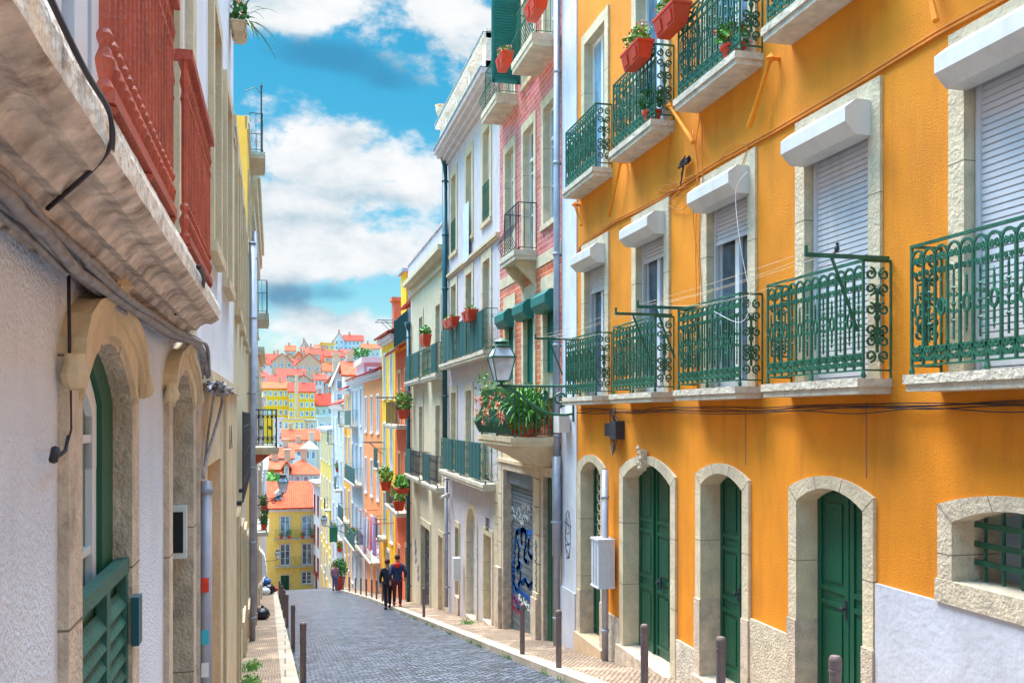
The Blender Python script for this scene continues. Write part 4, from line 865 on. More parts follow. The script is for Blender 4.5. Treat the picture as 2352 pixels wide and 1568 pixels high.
FR3 = Fac(3.44, 95.2, 2.95, 99.3, 'R')
row_house('corner_white_house', 'low white corner house at the bottom of the street', 719, 735, -6.9, 'skywhite', (-10.2, -13.4, -16.6), 2, 1.9, doors=1, f=FR3, eave='skywhite', roofh=.2, stone='redwood', depth=4)
# ================================================================== LEFT SIDE
FL1 = Fac(-.62, -4, -.67, 12.7, 'L'); FL2 = Fac(-.67, 12.7, -.95, 27, 'L'); FL3 = Fac(-.95, 27, -1.42, 64, 'L'); FL4 = Fac(-1.42, 64, -1.9, 99, 'L')
LB = Building('white_arched_house', 'white roughcast house with ogee stone door hoods on the near left', FL1, 0, 16.70, 6.6, 'leftwhite', 6, base=-4.6)
def Y1(y): return y+4
def noisy_profile(f, s0, s1, prof, step, amp, m, name, parent, rn, mats=None):
    mb = MB(); n = max(2, int((s1-s0)/step)); rows = []
    sm = [0]*len(prof)
    for k in range(n+1):
        s_ = s0+(s1-s0)*k/n; row = []
        for j, (h, d) in enumerate(prof):
            a = amp[j] if isinstance(amp, (list, tuple)) else amp
            sm[j] = sm[j]*.6+rn.uniform(-1, 1)*.55; row.append(f.W(s_, h+sm[j]*a, d+(sm[j]*a*.7 if d > 0 else 0)))
        rows.append(row)
    for k in range(n):
        for j in range(len(prof)-1):
            if mats: mb.mat(mats[j])
            mb.face([rows[k][j], rows[k+1][j], rows[k+1][j+1], rows[k][j+1]])
    for r in (rows[0], rows[-1]): mb.face(r)
    return mb.build(name, m, parent, smooth=False)
rn = random.Random(11)
prof = [(.43, 0), (.45, .03), (.485, .045), (.49, .075), (.52, .10), (.515, .13), (.545, .155), (.56, .185), (.555, .215), (.572, .245), (.585, .262), (.64, .268), (.672, .262), (.684, .24), (.684, 0)]
sl = noisy_profile(FL1, Y1(-2.6), Y1(5.82), prof, .03, [.002]+[.0022]*8+[.0015, .0015, .0015, .0015, .001, .001], None, 'balcony', LB.root, rn, ['oldslab']*10+['oldface']*4)
sl['label'] = 'long stained stone balcony slab with red turned railings'
def turned_rail(y0, y1, name, near=False):
    mb = MB(); f = FL1; D = .255; hb, ht = .715, 1.46; s0, s1 = Y1(y0), Y1(y1)
    mb.box(f, s0-.01, s1+.01, hb-.018, hb+.014, D-.028, D+.016); mb.box(f, s0-.02, s1+.02, ht-.02, ht+.02, D-.035, D+.025)
    prof_ = [(.012, 0), (.022, .015), (.013, .035), (.018, .055), (.022, .08), (.011, .11), (.018, .125), (.019, .135), (.011, .15), (.013, .16), (.013, .55), (.018, .57), (.012, .60), (.020, .64), (.014, .68), (.014, .74)]
    n = int((y1-y0)/.07); nn = n
    for k in range(n+1): mb.lathe(f.W(s0+(s1-s0)*k/n, hb, D-.008), prof_, 7)
    if near:
        m_ = 3
        for k in range(1, m_+1): mb.lathe(f.W(s0, hb, D*k/(m_+1)), prof_, 6)
        mb.box(f, s0-.018, s0+.018, ht-.018, ht+.018, 0, D); mb.box(f, s0-.014, s0+.014, hb-.016, hb+.012, 0, D)
    for q in (s0+.02, s1-.02, (s0+s1)/2): mb.lathe(f.W(q, .68, D-.01), [(.02, 0), (.028, .012), (.012, .03)], 8)
    o = mb.build(name, 'redwood', sl); return o
turned_rail(2.2, 3.42, 'railing'); turned_rail(3.92, 5.12, 'railing', True); turned_rail(.2, 1.5, 'railing')
LB.window(Y1(2.75), Y1(3.42), .69, 2.9, w=.05, cols=2, rows=2, frame='frame', stone='redwood', sill=False, depth=.03, fw=.12, proud=.012)
mb = MB(); mb.box(FL1, Y1(3.48), Y1(3.94), .69, 2.9, -.01, .05)
for k in range(5): mb.box(FL1, Y1(3.50)+k*.09, Y1(3.53)+k*.09, .72, 2.88, .05, .065)
mb.build('wooden_shutter', 'redwood', LB.root)
LB.window(Y1(4.75), Y1(5.85), .69, 3.0, w=.18, cols=2, rows=4, frame='frame', glass='glassblue', stone='beige', sill=False, depth=.08)
mb = MB(); mb.box(FL1, Y1(6.5), Y1(6.75), .3, 6.6, -.02, .05); mb.build('pilaster_strip', 'marble', LB.root)
LB.window(Y1(8.6), Y1(9.5), 1.55, 3.7, w=.16, stone='beige', depth=.12, cols=2, rows=3, proud=.05); LB.window(Y1(10.55), Y1(11.5), 1.5, 3.6, w=.16, stone='beige', depth=.12, cols=2, rows=3, proud=.05)
LB.band('cornice', 'beige', Y1(5), Y1(12.7), ((6.3, 6.45, .1), (6.45, 6.6, .2)))
# arched openings
def ogee_hood(parent, s0, s1, hs, top):
    mb = MB(); c = (s0+s1)/2; w_ = (s1-s0)/2+.17; f = FL1
    pr = [(-1.02, hs+.10), (-1.0, hs+.16), (-.88, hs+.24), (-.66, hs+.30), (-.42, hs+.33), (-.2, hs+.37), (0, top), (.2, hs+.37), (.42, hs+.33), (.66, hs+.30), (.88, hs+.24), (1.0, hs+.16), (1.02, hs+.10)]
    for i in range(len(pr)-1):
        (a, ha), (b_, hb_) = pr[i], pr[i+1]; A_, B_ = c+a*w_, c+b_*w_
        q = [(A_, ha), (B_, hb_), (B_, hb_-.075), (A_, ha-.075)]
        mb.prism([f.W(x, h, -.01) for x, h in q], [f.W(x, h, .058) for x, h in q])
        q = [(A_, ha+.02), (B_, hb_+.02), (B_, hb_-.03), (A_, ha-.03)]; mb.prism([f.W(x, h, -.01) for x, h in q], [f.W(x, h, .075) for x, h in q])
    for sg in (-1, 1): mb.lathe(f.W(c+sg*1.05*w_, hs+.03, .05), [(.02, 0), (.034, .015), (.04, .04), (.03, .07), (.028, .1)], 8)
    mb.octa(f.W(c, top, .06), Vector((.05, 0, 0)), Vector((0, .07, 0)), Vector((0, 0, .05)))
    inn = arcpts(s0-.05, s1+.05, hs, .24, 12)
    for k in range(12):
        a, b_ = inn[k], inn[k+1]
        def hh(x):
            t = (x-c)/w_
            for i in range(len(pr)-1):
                if pr[i][0] <= t <= pr[i+1][0] or i == len(pr)-2: u = (t-pr[i][0])/(pr[i+1][0]-pr[i][0]+1e-9); return pr[i][1]+(pr[i+1][1]-pr[i][1])*max(0, min(1, u))-.05
        mb.prism([f.W(a[0], a[1], -.01), f.W(b_[0], b_[1], -.01), f.W(b_[0], max(hh(b_[0]), b_[1]+.02), -.01), f.W(a[0], max(hh(a[0]), a[1]+.02), -.01)], [f.W(a[0], a[1], .045), f.W(b_[0], b_[1], .045), f.W(b_[0], max(hh(b_[0]), b_[1]+.02), .045), f.W(a[0], max(hh(a[0]), a[1]+.02), .045)])
    return mb.build('ogee_hood', 'beige', parent)
s0, s1 = Y1(3.08), Y1(4.05)
LB.opening(s0, s1, -2.35, .26, .21)
mb = MB(); f = FL1
mb.box(f, s0, s1, -2.3, .26, -.14, -.09); dl = mb.build('door', 'darkglass', LB.root); dl['label'] = 'arched glazed door behind a green louvred half door'
mb = MB()
for (a, b_) in ((s0, s0+.05), (s1-.31, s1-.235)): mb.box(f, a, b_, -2.3, .02, -.09, -.065)
for h in (-.95, -.52, -.10): mb.box(f, s0+.05, s1-.31, h, h+.03, -.09, -.072)
ring(mb, f, outline(s0+.04, s1-.31, -.2, .0, .13), outline(s0-.02, s1-.235, -.2, .04, .17), -.064, -.09)
mb.build('glazing_frame', 'frame', dl)
mb = MB(); ring(mb, f, outline(s0-.03, s1-.23, -2.2, .04, .18), outline(s0-.1, s1+.02, -2.2, .09, .25), -.045, -.09); mb.build('door_frame', 'greendoor', dl)
LB.surround(dl, s0, s1, -2.35, .26, .21, .19, .17, .03, .09, 'jamb', sill=False, rise_o=.2, name='stone_surround'); ogee_hood(dl, s0, s1, .05, .47)
mb = MB(); g0, g1, gt = s0-.01, s1+.0, -.585
mb.box(f, g0, g1, gt-.055, gt, -.03, .02); mb.box(f, g0, g0+.05, -2.2, gt-.055, -.025, .015); mb.box(f, g1-.05, g1, -2.2, gt-.055, -.025, .015); m_ = (g0+g1)/2+.05; mb.box(f, m_-.035, m_+.035, -2.2, gt-.055, -.025, .015)
for (a, b_) in ((g0+.05, m_-.035), (m_+.035, g1-.05)):
    h = gt-.13
    while h > -2.15: mb.prism([f.W(a, h, -.018), f.W(a, h-.055, .015), f.W(a, h-.063, .012), f.W(a, h-.010, -.022)], [f.W(b_, h, -.018), f.W(b_, h-.055, .015), f.W(b_, h-.063, .012), f.W(b_, h-.010, -.022)]); h -= .072
mb.box(f, g0, g1, -2.2, gt-.055, -.042, -.03); mb.build('louvred_half_door', 'greenlouvre', dl)
for q in ((g1-.03, g1+.06, gt-.36), (g0-.05, g0+.03, gt-.7)): mb = MB(); mb.box(f, q[0], q[1], q[2], q[2]+.2, .03, .06); mb.build('hinge', 'tealpipe', dl)
s0, s1 = Y1(5.50), Y1(6.75); LB.opening(s0, s1, -2.8, .26, .21)
mb = MB(); mb.box(f, s0, s1, -2.8, .26, -.26, -.22); d2 = mb.build('door', 'greendoor', LB.root); d2['label'] = 'second arched doorway, further down the white house'
LB.surround(d2, s0, s1, -2.8, .26, .21, .17, .17, .03, .22, 'jamb', sill=False, rise_o=.2); ogee_hood(d2, s0, s1, .05, .47)
mb = MB(); mb.box(f, s1-.09, s1-.002, -.98, -.62, -.14, -.01); mb.mat('dark'); mb.box(f, s1-.1, s1-.01, -.94, -.66, -.12, -.03); mb.mats = ['frame', 'dark']; mb.m = [0]*6+[1]*6; mb.build('notice_case', 'frame', LB.root)
# stone ground floor from 7.4 m on
s0, s1 = Y1(8.0), Y1(9.65); LB.opening(s0, s1, -3.3, -.42, 0)
mb = MB(); mb.box(f, s0, s1, -3.3, -.42, -.17, -.12); mb.box(f, s0+.5, s0+.56, -3.3, -.42, -.12, -.09); mb.box(f, s0, s1, -1.75, -1.68, -.12, -.09); d3 = mb.build('door', 'peachpanel', LB.root)
mb = MB(); mb.box(f, Y1(7.75), s0, -3.6, .26, -.12, .03); mb.box(f, s1, Y1(10.1), -3.6, .26, -.12, .03); mb.box(f, s0, s1, -.42, .26, -.12, .028); mb.box(f, Y1(10.12), Y1(12.3), -3.9, .26, -.03, .06); mb.build('stone_shopfront', 'beige', LB.root)
mb = MB(); mb.box(f, Y1(7.5), Y1(12.4), .26, .36, -.02, .10); mb.build('stone_ledge', 'marble', LB.root)
LB.strokes(None, 'house_number', 'gblack', [[(Y1(10.65), -.12), (Y1(10.65), -.36)], [(Y1(10.85), -.36), (Y1(11.0), -.12), (Y1(11.15), -.36)], [(Y1(10.9), -.28), (Y1(11.1), -.28)]], .066, .03)
LB.pipe(Y1(7.42), -2.9, -.5, .06, .045, 'pipe'); 
for (h, m_) in ((-1.35, 'redflower'), (-1.75, 'gcyan'), (-2.0, 'frame'), (-2.25, 'gcyan')):
    mb = MB(); mb.box(f, Y1(7.42)-.052, Y1(7.42)-.046, h, h+.11, .03, .085); mb.build('sticker', m_, LB.root)
mb = MB(); mb.box(f, Y1(7.3), Y1(7.75), -3.4, .26, -.02, .025); mb.build('corner_stone', 'jamb', LB.root)
LB.finish()
def left_house(name, label, f, s0, s1, top, wm, floors, n, base=None, splits=(), stone='beige', wh=2.1, depth=5, cornice=.26, doors=1):
    b = Building(name, label, f, s0, s1, top, wm, depth, base); L = s1-s0; cs = [s0+L*(k+.5)/n for k in range(n)]
    for h in floors:
        for c in cs: b.window(c-.45, c+.45, h, h+wh, w=.17, depth=.1, stone=stone, proud=.05, cols=2, rows=2)
    for k in range(n):
        c = cs[k]; gd = gz(f.W(c, 0, 0).y)
        if k % 2 == 0: o = door_leaf(b, c-.5, c+.5, gd-.2, gd+2.3, .14, 'maroon' if k % 4 else 'greendoor', leaves=2); b.surround(o, c-.5, c+.5, gd-.2, gd+2.3, 0, .18, .2, .06, .14, stone, sill=False)
        else: b.window(c-.5, c+.5, gd+.9, gd+2.3, w=.16, depth=.1, stone=stone, proud=.05)
    if cornice: b.band('cornice', stone, s0, s1, ((top-.3, top-.15, cornice*.5), (top-.15, top+.02, cornice)))
    b.finish(splits=splits); return b
G1 = left_house('beige_stone_house', 'beige stone fronted house after the white one on the left', FL2, 0, 9.3, 4.0, 'cream', (1.5,), 4, stone='beige', cornice=.04)
r = MB(); rail_bars(r, lambda u, v: FL2.W(.15+u, -1.22+v, .12), 5.4, 1.27, .11, .014, rings=True)
for k in range(3): r.box(FL2, .3+k*2.2, .5+k*2.2, -1.22, -1.17, 0, .1)
r.build('window_railing', 'darkiron', G1.root)
G1.pipe(8.9, -5.2, 3.9, .12, .07)
G2 = left_house('yellow_left_house', 'slim yellow topped house with a high corner balcony on the left', FL2, 9.3, 14.3, 6.93, 'amberyellow', (.0, 3.6), 2, cornice=.05)
o = G2.balcony(12.1, 13.9, 6.9, .36, 1.0, .16, 'rings', iron='darkiron', pitch=.14, label='high wrought iron balcony on the yellow corner')
o = G2.balcony(12.2, 14.1, -.83, .72, 1.0, .18, 'rings', iron='darkiron', pitch=.12, barr=.013, label='wrought iron balcony at eye level over a red corbel')
mb = MB(); mb.prism([FL2.W(12.25, -1.01, 0), FL2.W(12.25, -1.01, .55), FL2.W(12.25, -1.2, .3), FL2.W(12.25, -1.35, 0)], [FL2.W(14.05, -1.01, 0), FL2.W(14.05, -1.01, .55), FL2.W(14.05, -1.2, .3), FL2.W(14.05, -1.35, 0)]); mb.build('corbel', 'redwood', o)
mb = MB(); mb.tube([FL2.W(12.2, 6.9, .3), FL2.W(12.2, 8.6, .3)], .02, 6); mb.tube([FL2.W(12.2, 8.45, .3), FL2.W(12.2, 8.62, .15), FL2.W(12.2, 8.5, -.1)], .012, 5); mb.octa(FL2.W(12.2, 8.65, .3), Vector((.04, 0, 0)), Vector((0, .04, 0)), Vector((0, 0, .08))); mb.build('iron_post', 'darkiron', G2.root)
G3 = left_house('grey_cornice_house', 'tall house with heavy grey cornice further down on the left', FL3, 0, 13, 7.2, 'pinkwhite', (-.4, 3.2), 4, stone='marble', cornice=.1)
mb = MB(); 
for h0, h1, d in ((5.7, 6.2, .10), (6.2, 6.75, .18), (6.75, 7.2, .26)): mb.box(FL3, 0, 13, h0, h1, -.03, d)
mb.build('deep_cornice', 'marble', G3.root)
G3.balcony(8.2, 12.8, -4.32, .42, .9, .15, 'bars', iron='darkiron', pitch=.18)
G3.balcony(2, 5, 3.15, .45, 1.0, .2, 'bars', iron='teal', pitch=.16, screen=((.1, 2.9),)); G3.pipe(.3, -8, 5.3, .1, .07)
left_house('left_cream_row_house', 'cream house with red shutters low on the left of the street', FL3, 13, 24, 2.9, 'cream', (-.9, -4.6), 3, stone='marble')
left_house('left_white_row_house', 'white house beyond the left street lantern', FL3, 24, 37.03, 1.0, 'skywhite', (-2.5, -5.8), 4, stone='frame')
left_house('left_lane_end_house', 'pinkish house at the far lower end of the left row', FL4, 0, 34, -3.6, 'pinkwhite', (-8.2,), 7, stone='frame')
# ================================================================== END OF STREET AND HILLSIDE
FE = Fac(-3.5, 100, 3.1, 100, 'L')
def efx(px): return FE.S(px)
EB = Building('yellow_end_house', 'pale yellow house closing the street, with tiled roof and two rows of balconies', FE, 0, 6.6, -9.8, 'paleyellow', 8, base=-20.5)
EB.root.location.z = -19.2; ROOT[EB.root.name] = Vector(EB.root.location)
for x0, x1 in ((642, 668), (692, 718)):
    a, b_ = FE.S(x0), FE.S(x1)
    EB.window(a+.1, b_-.1, -12.95, -10.65, w=.14, cols=2, rows=3, depth=.1, glass='glassblue'); EB.window(a+.1, b_-.1, -15.85, -13.6, w=.14, cols=2, rows=3, depth=.1)
    for h in (-13.0, -15.9): EB.balcony(a-.45, b_+.45, h, .45, .95, .12, 'bars', iron='darkiron', pitch=.13)
EB.window(FE.S(693), FE.S(715), -17.9, -16.6, w=.14, rows=3, depth=.1)
o = door_leaf(EB, FE.S(645), FE.S(664), -19.3, -16.9, .1); EB.surround(o, FE.S(645), FE.S(664), -19.3, -16.9, 0, .14, .16, .03, .1, 'marble', sill=False)
EB.band('cornice', 'white', 0, 6.6, ((-10.15, -10.0, .1), (-10.0, -9.8, .25)))
mb = MB(); mb.hexa([FE.W(-.3, -9.85, .45), FE.W(6.9, -9.85, .45), FE.W(6.3, -7.35, -4.2), FE.W(.4, -7.35, -4.2), FE.W(-.3, -9.7, .45), FE.W(6.9, -9.7, .45), FE.W(6.3, -7.2, -4.2), FE.W(.4, -7.2, -4.2)])
mb.hexa([FE.W(-.3, -9.85, -8.6), FE.W(6.9, -9.85, -8.6), FE.W(6.3, -7.35, -4.2), FE.W(.4, -7.35, -4.2), FE.W(-.3, -9.7, -8.6), FE.W(6.9, -9.7, -8.6), FE.W(6.3, -7.2, -4.2), FE.W(.4, -7.2, -4.2)]); mb.build('roof', 'roof', EB.root)
mb = MB(); mb.box(FE, 2.45, 3.2, -9.2, -8.3, -2.3, -.9); mb.prism([FE.W(2.4, -8.3, -.8), FE.W(3.25, -8.3, -.8), FE.W(2.82, -7.9, -.8)], [FE.W(2.4, -8.3, -3), FE.W(3.25, -8.3, -3), FE.W(2.82, -7.9, -3)]); dm = mb.build('dormer', 'skywhite', EB.root)
mb = MB(); mb.box(FE, 2.6, 3.05, -9.05, -8.45, -.9, -.87); mb.build('window', 'glassblue', dm)
EB.finish()
hrn = random.Random(5)
def far_house(label, x0, x1, ye, yb, Y, wm, kind='x', yr=None, rows=2, cols=3, roof='roofred', depth=None, name='hillside_house', group=None, skew=0, chim=True, wwin=.9, hwin=1.3, wmat='glassblue'):
    A_, B_ = at(x0, HOR, Y), at(x1, HOR, Y+skew); f = Fac(A_.x, A_.y, B_.x, B_.y, 'L')
    zt, zb = at((x0+x1)/2, ye, Y).z, at((x0+x1)/2, yb, Y).z; L = f.L; dep = depth or max(7, min(14, L*.8)); zr = at((x0+x1)/2, yr, Y+dep/2).z if yr else zt+L*.25
    zlow = min(zb, terr(A_.x, Y))-3
    c = f.W(L/2, 0, -dep/2); root = thing(name, label, 'house', (c.x, c.y, zlow), group)
    if roof == 'roofred': roof = hrn.choice(['roofred', 'roofred', 'roofdull', 'rooforange'])
    mb = MB(); mb.box(f, 0, L, zlow, zt, -dep, 0)
    if kind == 'y': mb.prism([f.W(0, zt, 0), f.W(L, zt, 0), f.W(L/2, zr, 0)], [f.W(0, zt, -dep), f.W(L, zt, -dep), f.W(L/2, zr, -dep)])
    if kind == 'x': mb.prism([f.W(.01, zt, 0), f.W(.01, zt, -dep), f.W(.01, zr, -dep/2)], [f.W(L-.01, zt, 0), f.W(L-.01, zt, -dep), f.W(L-.01, zr, -dep/2)])
    mb.build('wall', wm, root)
    mb = MB(); e = .35; t = .22
    def slab_(p): mb.hexa([f.W(*q) for q in p]+[f.W(q[0], q[1]+t, q[2]) for q in p])
    k = (zr-zt)/(dep/2)
    if kind == 'x':
        for sg in (0, 1):
            d0 = e if sg == 0 else -dep-e; slab_([(-e, zt-k*e, d0), (L+e, zt-k*e, d0), (L+e, zr, -dep/2), (-e, zr, -dep/2)])
    elif kind == 'y':
        kk = (zr-zt)/(L/2)
        for sg in (0, 1):
            a = -e if sg == 0 else L+e; slab_([(a, zt-kk*e, e), (L/2, zr, e), (L/2, zr, -dep-e), (a, zt-kk*e, -dep-e)])
    elif kind == 'hip':
        i_ = min(L, dep)/2*.9
        P_ = [f.W(-e, zt, e), f.W(L+e, zt, e), f.W(L+e, zt, -dep-e), f.W(-e, zt, -dep-e)]; r0, r1 = f.W(i_, zr, -dep/2), f.W(L-i_, zr, -dep/2)
        mb.face([P_[0], P_[1], r1, r0]); mb.face([P_[1], P_[2], r1]); mb.face([P_[2], P_[3], r0, r1]); mb.face([P_[3], P_[0], r0]); mb.face(P_)
    else: mb.box(f, -.2, L+.2, zt, zt+.4, -dep-.2, .2)
    mb.build('roof', roof, root)
    H_ = zt-max(zb, zlow+1)
    for r_ in range(rows):
        for c_ in range(cols):
            hc = zt-H_*(r_+.5)/rows; sc_ = L*(c_+.5)/cols; m2 = MB(); hw = min(wwin, L/cols*.5)/2; hh_ = min(hwin, H_/rows*.6)/2
            fr = MB(); fr.box(f, sc_-hw-.12, sc_+hw+.12, hc-hh_-.12, hc+hh_+.12, -.02, .05); w_ = fr.build('window', 'frame', root); m2.box(f, sc_-hw, sc_+hw, hc-hh_, hc+hh_, .0, .08); m2.build('pane', wmat, w_)
    if chim:
        m2 = MB(); q = L*hrn.uniform(.2, .8); m2.box(f, q-.4, q+.4, zt, zr+1.3, -dep*.62, -dep*.5); m2.box(f, q-.5, q+.5, zr+1.3, zr+1.5, -dep*.64, -dep*.48); m2.build('chimney', 'farbeige', root)
    return root
for a in [
 ('red roofed pale house right behind the yellow end house', 650, 735, 1088, 1120, 118, 'skywhite', 'hip', 1056, 1, 4, 'roof'),
 ('salmon walled house behind the tree at the end of the street', 600, 648, 1080, 1120, 122, 'peach', 'x', 1062, 1, 2, 'roof'),
 ('white gabled dormer house above the end house roof', 652, 664, 1070, 1090, 116, 'white', 'y', 1058, 1, 1, 'roof'),
 ('blue walled house under a wide orange roof in the valley', 606, 672, 1053, 1085, 140, 'blue', 'x', 1030, 1, 3, 'roof'),
 ('pale turret like house with pyramid roof', 699, 727, 1030, 1058, 150, 'skywhite', 'hip', 1012, 1, 2, 'paleblue'),
 ('small house with orange roof left of the turret house', 660, 695, 1034, 1050, 160, 'white', 'x', 1020, 1, 2, 'roof'),
 ('long low house with a broad orange roof below the cream block', 650, 733, 1010, 1030, 190, 'farbeige', 'x', 988, 1, 5, 'roof'),
 ('white flat roofed block beside the long orange roof', 628, 650, 962, 1040, 200, 'white', 'flat', None, 3, 2, 'skywhite'),
 ('cream flat block with small square windows under the yellow houses', 651, 700, 964, 990, 225, 'paleyellow', 'flat', None, 1, 4, 'farbeige'),
 ('cream flat block next to the white wall', 700, 733, 966, 990, 228, 'farbeige', 'flat', None, 1, 3, 'skywhite'),
 ('large white blind walled block right of the cream blocks', 730, 768, 957, 1000, 215, 'skywhite', 'flat', None, 1, 2, 'paleblue'),
 ('bright yellow apartment house on the left with red roof strip', 604, 662, 892, 958, 265, 'lemon', 'x', 878, 3, 5, 'roofred'),
 ('bright yellow apartment house on the right with a white top storey', 663, 723, 899, 960, 262, 'lemon', 'x', 880, 3, 5, 'roofred'),
 ('pale blue house with steep red roof right of the yellow houses', 724, 764, 930, 958, 268, 'paleblue', 'x', 905, 1, 3, 'roofred'),
 ('brown red brick house with pointed roof', 746, 780, 880, 915, 290, 'brownred', 'y', 862, 3, 3, 'roofred'),
 ('wide white house with low gable above the yellow houses', 672, 722, 880, 900, 300, 'skywhite', 'y', 862, 1, 3, 'roofred'),
 ('white house with red roof behind the brown one', 722, 750, 872, 905, 310, 'white', 'x', 860, 2, 3, 'roofred'),
 ('green trimmed dark attic house above the left yellow one', 612, 655, 876, 895, 285, 'greendoor', 'x', 862, 1, 3, 'roofred'),
 ('low house with long red roof in the middle of the hillside', 636, 700, 862, 872, 320, 'farbeige', 'x', 848, 1, 4, 'roofred'),
 ('house with bright red roof right of the big gable', 742, 800, 852, 868, 330, 'white', 'x', 836, 1, 4, 'roofred'),
 ('large beige gabled house in the middle of the hill', 683, 738, 834, 858, 345, 'farbeige', 'y', 813, 1, 3, 'roofred'),
 ('beige house with off centre gable at the left of the hill', 624, 672, 830, 848, 350, 'farbeige', 'y', 813, 1, 3, 'roofred'),
 ('white house with red roof between the two beige gables', 668, 690, 838, 856, 362, 'white', 'x', 826, 1, 2, 'roofred'),
 ('low house with dull red roof at the left edge of the hill', 598, 632, 836, 850, 365, 'white', 'x', 822, 1, 2, 'roofred'),
 ('pink walled house high on the hill', 745, 790, 818, 834, 390, 'peach', 'x', 806, 1, 4, 'roofred'),
 ('red roofed house on the left skyline', 602, 640, 824, 834, 400, 'farbeige', 'x', 813, 1, 3, 'roofred'),
 ('house with tall red hipped roof on the skyline', 700, 737, 814, 826, 410, 'farbeige', 'hip', 797, 1, 3, 'roofred'),
 ('yellow block on the skyline', 736, 768, 789, 806, 440, 'paleyellow', 'flat', None, 1, 3, 'lemon'),
 ('light blue house with red roof crowning the hill', 768, 790, 779, 806, 450, 'paleblue', 'y', 764, 2, 2, 'roofred'),
 ('long pale blue house with red roof crowning the hill', 790, 835, 782, 806, 452, 'paleblue', 'x', 770, 2, 5, 'roofred'),
 ('white house stepping down from the hilltop', 785, 820, 812, 830, 420, 'white', 'x', 803, 1, 3, 'roofred'),
 ('grey white house at the right of the skyline', 830, 872, 800, 826, 430, 'skywhite', 'x', 790, 1, 4, 'roofred'),
 ('lilac walled block rising behind the peach house', 836, 880, 833, 900, 66, 'lilac', 'flat', None, 1, 1, 'skywhite'),
 ('pale house with big tiled roof behind the amber house', 792, 832, 862, 905, 104, 'white', 'x', 834, 1, 3, 'roof'),
 ('tall white gable wall behind the pale blue house', 768, 795, 868, 960, 110, 'skywhite', 'y', 838, 3, 1, 'skywhite')]:
    far_house(*a, chim=a[7] != 'flat')
SM = []
for k in range(16):
    x = hrn.uniform(600, 800); Y = 330+k*9; yb = at(x, 900, Y); ze = terr(yb.x, Y)+hrn.uniform(3, 6); zc = yb.y*CS+yb.x*SN; ye = HOR-ze*FP/zc
    SM.append(far_house('tmp', x-hrn.uniform(8, 14), x+hrn.uniform(8, 15), ye, ye+14, Y, hrn.choice(['white', 'farbeige', 'skywhite', 'peach']), hrn.choice('xxy'), ye-hrn.uniform(8, 13), 1, 2, 'roofred', group='small red roofed houses scattered on the far hillside'))
ORD = 'leftmost second third fourth fifth sixth seventh eighth ninth tenth eleventh twelfth thirteenth fourteenth fifteenth rightmost'.split()
SM.sort(key=lambda o: o.location.x/o.location.y)
for k, o in enumerate(SM): o['label'] = 'small plain house with red tiled roof, %s%s of the scattered hillside houses' % (ORD[k], '' if k in (0, 15) else ' from the left')
# trees
def tree(name, label, base, h, r, leafm='leaf', n=500, size=.5, trunk=.12, seed=1, group=None):
    rr = random.Random(seed); b = Vector(base); root = thing(name, label, 'tree', base, group); mb = MB(); lf = MB()
    mb.tube([b, b+Vector((.1*h*.3, 0, h*.35)), b+Vector((0, .05*h, h*.62))], [trunk, trunk*.8, trunk*.5], 7)
    for k in range(7):
        a = k*.9+rr.uniform(-.3, .3); p = b+Vector((0, 0, h*rr.uniform(.4, .6))); q = b+Vector((math.cos(a)*r*.75, math.sin(a)*r*.75, h*rr.uniform(.62, .92)))
        mb.tube([p, p.lerp(q, .5)+Vector((0, 0, .1*h)), q], [trunk*.45, trunk*.3, trunk*.12], 5); lf.leaves(q, (r*.5, r*.5, h*.17), n//9, size, rr)
    lf.leaves(b+Vector((0, 0, h*.72)), (r, r, h*.28), n//3, size, rr)
    mb.build('trunk', 'bark', root); lf.build('crown', leafm, root); return root
p = at(640, 1110, 108); tree('broadleaf_tree', 'light green tree behind the tiled roof of the yellow end house', (p.x-.9, 112, -19.3), 12.6, 2.3, 'leaf', 900, .7, .2, 3)
p = at(742, 905, 250); tree('broadleaf_tree', 'small green tree beside the pale blue house with steep roof', (p.x, 262, terr(p.x, 262)-1), 7, 2.5, 'leaf2', 300, .9, .2, 4)
p = at(836, 880, 380); tree('broadleaf_tree', 'dark green tree near the hilltop house', (p.x, 400, terr(p.x, 400)), 9, 4, 'leaf2', 350, 1.1, .25, 5)
p = at(612, 880, 330); tree('broadleaf_tree', 'dark green tree at the left edge of the hillside', (p.x, 372, terr(p.x, 372)), 8, 4, 'leaf2', 350, 1.0, .25, 6)
p = at(681, 860, 240); mb = MB(); mb.lathe((p.x, 240, -4), [(.55, 0), (.45, 8), (.42, p.z+4)], 10); 
tag(mb.build('concrete_mast', 'farbeige', loc=(p.x, 240, -4)), 'slender grey mast standing in front of the bright yellow houses', 'mast')
